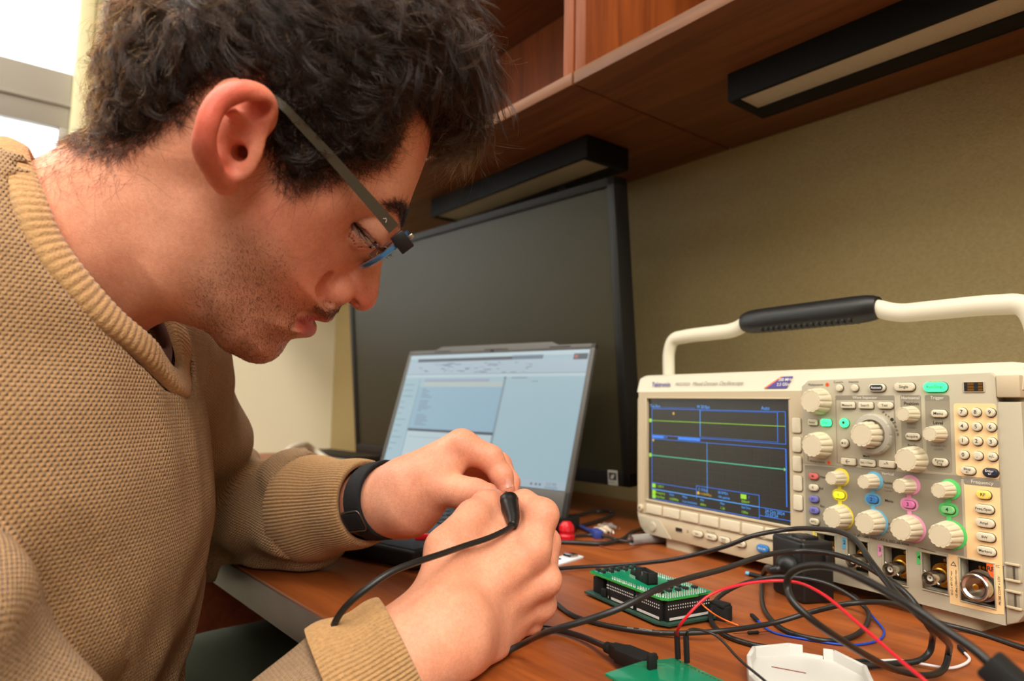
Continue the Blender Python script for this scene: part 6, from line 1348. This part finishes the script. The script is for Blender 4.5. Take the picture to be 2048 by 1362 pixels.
# knit coordinates in metres: around and along each limb
def limbuv(P, a, b, r):
    ab = b-a; L = np.linalg.norm(ab); ab = ab/L; t = (P-a)@ab; e = np.cross(ab, [0.3, .2, 1]); e /= np.linalg.norm(e); g = np.cross(ab, e); q = P-a; return np.arctan2(q@e, q@g)*r, t
fc_ = sv[sf].mean(1); which = np.argmin(np.stack([trunk(fc_), np.minimum(cone(fc_, shl, ell, .064, .058), 9), cone(fc_, ell, wrl, .058, .0335), cone(fc_, sdr, mdr, .045, .045), cone(fc_, elr, wrr, .052, .0345), cone(fc_, mdr, elr, .045, .048), cone(fc_, shr, NBS, .052, .050)-.002, cone(fc_, hw(60, 620, -.02), shl, .056, .050)-.002]), 0)
UV = np.zeros((len(sf), 4, 2)); PV = sv[sf]
for k, (a, b, r_) in enumerate(((BEC+[0, 0, -.2], BEC+[0, 0, .5], .14), (shl, ell, .06), (ell, wrl, .05), (sdr, mdr, .045), (elr, wrr, .044), (mdr, elr, .046), (shr, NBS, .054), (hw(60, 620, -.02), shl, .054))):
    m_ = which == k; u, v = limbuv(PV[m_].reshape(-1, 3), a, b, r_); u = u.reshape(-1, 4); v = v.reshape(-1, 4)
    per = 2*pi*r_; u = np.where(u-u[:, :1] > per/2, u-per, u); u = np.where(u-u[:, :1] < -per/2, u+per, u); UV[m_, :, 0] = u; UV[m_, :, 1] = v
def knitmat(name, rgb, rib=False, pitch=(.0024, .0021)):
    m = mat(name, rgb, .9, sheen=.25, spec=.2, mix=(tuple(min(255, int(c*1.13)) for c in rgb), 420, .22)); nt = m.node_tree; b = nt.nodes['Principled BSDF']; N = nt.nodes.new; Lk = nt.links.new
    uv = N('ShaderNodeUVMap'); uv.uv_map = 'knit'; sx = N('ShaderNodeSeparateXYZ'); Lk(uv.outputs['UV'], sx.inputs[0])
    def math(op, a, c=None):
        n = N('ShaderNodeMath'); n.operation = op
        for i, x in enumerate((a, c)):
            if x is None: continue
            if hasattr(x, 'links'): Lk(x, n.inputs[i])
            else: n.inputs[i].default_value = x
        return n.outputs[0]
    u = math('MULTIPLY', sx.outputs['X'], 2*pi/pitch[0]); v = math('MULTIPLY', sx.outputs['Y'], 2*pi/pitch[1])
    row = math('FLOOR', math('MULTIPLY', sx.outputs['Y'], 1/pitch[1])); sh = math('MULTIPLY', math('MODULO', row, 2), pi)
    su = math('SINE', math('ADD', u, sh)); svv = math('ABSOLUTE', math('SINE', math('MULTIPLY', v, .5)))
    h = math('MULTIPLY', math('ADD', math('MULTIPLY', su, .5), .5), math('POWER', svv, .6)) if not rib else math('ABSOLUTE', math('SINE', math('MULTIPLY', u, .5)))
    tc = N('ShaderNodeTexCoord'); nz = N('ShaderNodeTexNoise'); nz.inputs['Scale'].default_value = 900; Lk(tc.outputs['Object'], nz.inputs['Vector'])
    h2 = math('ADD', h, math('MULTIPLY', nz.outputs['Fac'], .5))
    bp = N('ShaderNodeBump'); bp.inputs['Strength'].default_value = 1; bp.inputs['Distance'].default_value = .0017; Lk(h2, bp.inputs['Height']); Lk(bp.outputs['Normal'], b.inputs['Normal']); M[name] = m
knitmat('waffle_knit', (166, 128, 85)); knitmat('rib_knit', (172, 134, 90), True, (.0034, .003))
sweater = npmesh('sweater', sv, sf, 'waffle_knit', person, uv=UV.reshape(-1, 2))
# collar band and cuffs: ribs are real ridges
def ribband(name, I, O, n, thick, ribs, closed=True, nrm_ref=None, amp=.0007):
    """I, O: inner and outer edge curves with the same number of points"""
    I = np.array(catmull(I, 1+n//len(I), closed)); O = np.array(catmull(O, 1+n//len(O), closed))
    def res(Pc, n):
        Q = np.vstack([Pc, Pc[:1]]) if closed else Pc; s = np.r_[0, np.cumsum(np.linalg.norm(np.diff(Q, axis=0), axis=1))]; t = np.linspace(0, s[-1], n, endpoint=not closed); return np.stack([np.interp(t, s, Q[:, k]) for k in range(3)], 1)
    n = ribs*6; I, O = res(I, n), res(O, n); tang = np.roll(I, -1, 0)-np.roll(I, 1, 0); w = O-I; nr = np.cross(tang, w); nr /= np.linalg.norm(nr, axis=1)[:, None]
    if nrm_ref is not None:
        sgn = np.sign(((I+O)/2-nrm_ref)[:, None, :]@nr[:, :, None])[:, 0]; sgn[sgn == 0] = 1; nr = nr*np.sign(sgn.sum())
    prof = [(0, -.5), (.0, .3), (.06, .8), (.25, 1), (.5, 1.05), (.75, 1), (.94, .7), (1, .1), (1, -.5)]; m_ = len(prof); V = np.empty((n, m_, 3)); ridge = amp*np.abs(np.sin(np.arange(n)/n*ribs*pi))[:, None]
    for k, (a, h) in enumerate(prof): V[:, k] = I+w*a+nr*(thick*h+ridge*(h > 0))
    idx = np.arange(n*m_).reshape(n, m_); nx = np.roll(idx, -1, 0); F = np.stack([idx[:, :-1], nx[:, :-1], nx[:, 1:], idx[:, 1:]], -1)
    F = (F if closed else F[:-1]).reshape(-1, 4); uv = np.zeros((len(F), 4, 2)); return npmesh(name, V.reshape(-1, 3), F, 'rib_knit', sweater, uv=uv.reshape(-1, 2))
def ondesk(V): V[..., 2] = np.where(V[..., 1] > dfront(V[..., 0])-.005, np.maximum(V[..., 2], DESK+.0009), V[..., 2]); return V
def cuff(name, a, b, ra, rb, ribs, m_=14):
    d = b-a; L = np.linalg.norm(d); d /= L; e = np.cross(d, [0, .3, 1]); e /= np.linalg.norm(e); g = np.cross(d, e); n = ribs*6; th = np.arange(n)/n*2*pi; ridge = .0012*np.abs(np.sin(th/2*ribs)); prof = [(0, 1.0)]+[(x, 1.0) for x in np.linspace(.02, .97, m_)]+[(.995, .985), (1.0, .95), (.99, .90), (.9, .89)]
    V = np.empty((n, len(prof), 3))
    for k, (x, s) in enumerate(prof):
        r0 = (ra+(rb-ra)*x+.0012*sin(x*9))*s; V[:, k] = a+d*(L*x)+(e[None]*np.cos(th)[:, None]+g[None]*np.sin(th)[:, None])*(r0+ridge*(s > .93))[:, None]
    idx = np.arange(n*len(prof)).reshape(n, -1); nx = np.roll(idx, -1, 0); F = np.stack([idx[:, :-1], nx[:, :-1], nx[:, 1:], idx[:, 1:]], -1).reshape(-1, 4); return npmesh(name, ondesk(V).reshape(-1, 3), F, 'rib_knit', sweater, uv=np.zeros((len(F)*4, 2)))
dR = (CR1-wrr)/np.linalg.norm(CR1-wrr); dL = (CL1-wrl)/np.linalg.norm(CL1-wrl)
cuff('cuff', wrr-dR*.006, S(812, 1312, .388), .0395, .0345, 96); cuff('cuff', wrl-dL*.006, S(738, 1004, .590), .0475, .0345, 92)
ribband('collar', YI, YO, 200, .004, 110, True, hw(200, 560, 0))
# undershirt edge inside the collar
M['tee'] = mat('mauve_grey_tee', (128, 104, 98), .85, bump=(800, .3, .0005))
b = MB(); b.tube(catmull([hw(235, 640, .040), hw(268, 680, .028), hw(298, 708, .014), hw(326, 720, -.004), hw(336, 704, -.024), hw(318, 650, -.044), hw(285, 590, -.05)], 8), .0075, 12, flat=.35); o = b.build('undershirt', 'tee', None, 180); o.parent = person; o.matrix_parent_inverse = person.matrix_world.inverted()
# trousers
M['olive'] = mat('dark_olive_trousers', (58, 62, 46), .9, bump=(500, .4, .0008))
def trouserfn(P):
    f = ellip(P, (-.05, -.76, .54), (.17, .13, .11))
    for s_, kx in ((-1, -.26), (1, .06)):
        hip = np.array([-.06+s_*.10, -.74, .57]); kn = np.array([kx, -.28, .585]); an = np.array([kx, -.24, .08]); f = smin(f, cone(P, hip, kn, .085, .066), .04); f = smin(f, cone(P, kn, an, .064, .045), .02)
    return (f+wob(P, 50, 31)*.003).astype(np.float32)
pv, pf = surface(trouserfn, (-.40, -.95, .04), (.28, -.12, .70), .006); npmesh('trousers', pv, pf, 'olive', person)
M['shoe'] = mat('dark_shoe', (30, 28, 26), .6)
for kx in (-.26, .06):
    def shoefn(P, kx=kx):
        f = smin(ellip(P, (kx, -.16, .035), (.045, .13, .04)), cone(P, np.array([kx, -.235, .05]), np.array([kx, -.235, .10]), .045, .042), .03); return np.maximum(f, -(P[:, 2]-.001)).astype(np.float32)
    v, f = surface(shoefn, (kx-.07, -.32, -.01), (kx+.07, .0, .16), .005); npmesh('shoe', v, f, 'shoe', person)

# ---------------------------------------------------------------- wrist strap, probe
M['strap'] = mat('black_woven_strap', (24, 24, 26), .8, bump=(1500, .6, .0008))
wa, wb_ = S(765, 1000, .581), S(786, 997, .572); d = (wb_-wa)/np.linalg.norm(wb_-wa); e = np.cross(d, [0, 0, 1]); e /= np.linalg.norm(e); g = np.cross(e, d)
wt = empty('wrist_watch', Matrix.Translation(wa), 'black woven watch band with slim buckle on the left wrist', 'watch'); bpy.context.view_layer.update()
n = 72; prof = [(-.0105, .0300), (-.0108, .0322), (-.009, .0328), (0, .0330), (.009, .0328), (.0108, .0322), (.0105, .0300)]; V = np.empty((n, len(prof), 3)); th = np.arange(n)/n*2*pi
for k, (x, r_) in enumerate(prof): V[:, k] = d*x+(e[None]*np.cos(th)[:, None]+g[None]*np.sin(th)[:, None])*(r_+.0003*np.sin(th*36+x*900))[:, None]
idx = np.arange(n*len(prof)).reshape(n, -1); nx = np.roll(idx, -1, 0); F = np.stack([idx[:, :-1], nx[:, :-1], nx[:, 1:], idx[:, 1:]], -1).reshape(-1, 4); b = MB(); b.add(V.reshape(-1, 3), F); b.build('band', 'strap', wt, 180)
cdir = CAM-wa; ang = atan2(cdir@g, cdir@e)-.42; rad = e*cos(ang)+g*sin(ang); sdv = np.cross(d, rad); fm = frame(rad*.0340, d, rad)
b = MB(); P = rrect(.024, .0175, .003, 5); b.tube([(p[0], p[1], 0) for p in P], .0008, 8, Mx=fm, closed=True); b.build('buckle', 'dsteel', wt, 180)
MB().box((-.0105, -.0075, -.0012), (.0105, .0075, .0012), bev=.0008, Mx=fm).build('band_loop', 'strap', wt)
# probe and its cable
pp = [(1017, 998, .480), (1021, 1016, .472), (1026, 1038, .463), (1025, 1052, .457)]
lead = [(1025, 1052, 0, .457), (1008, 1062, 0, .449), (977, 1076, 0, .438), (931, 1091, 0, .425), (885, 1107, 0, .405), (831, 1125, 0, .385), (785, 1143, 0, .375), (743, 1170, 0, .368), (705, 1200, 0, .365), (678, 1231, 0, .368), (665, 1261, 0, .372), (670, 1290, 0, .378), (690, 1313, 0, .384), (760, 1350, 0, .395), (890, 1352, .0024), (980, 1318, .0024), (1040, 1290, .010), (1100, 1262, 0, .392), (1180, 1238, 0, .386), (1240, 1216, 0, .386), (1327, 1173, 0, .40), (1450, 1137, 0, .45), (1537, 1109, 0, .49), (1596, 1102, 0, .50), (1654, 1106, 0, .485), (1713, 1123, 0, .455), (1757, 1147, 0, .43), (1800, 1176, 0, .41), (1830, 1208, 0, .40), (1853, 1246, 0, .39), (1865, 1278, .018), (1859, 1304, .009), (1838, 1321, .0045), (1790, 1327, .0026), (1742, 1331, .0026), (1700, 1330, .0026)]
o, P = cable('probe_lead', lead, .0019, 'cable', 'long black lead held in both hands, arching on over the green board stack', 'cable')
bpy.context.view_layer.update(); Q = [Vector(S(*p)) for p in pp]; Q = catmull(Q, 6); n = len(Q)
b = MB(); b.tube(Q, [.0066-.0004*(i > 3)-.0030*(max(0, i-5)/(n-6))+.0004*(i == 2) for i in range(n)], 18, Mx=o.matrix_world.inverted()); b.build('probe_boot', 'black', o, 180)
t = (S(1012, 985, .492)-S(1017, 998, .480)); b = MB(); b.tube([S(1017, 998, .480)+t*k for k in (0, .5, 1.0)], .0012, 8, Mx=o.matrix_world.inverted()); b.build('probe_tip', 'dsteel', o, 180)
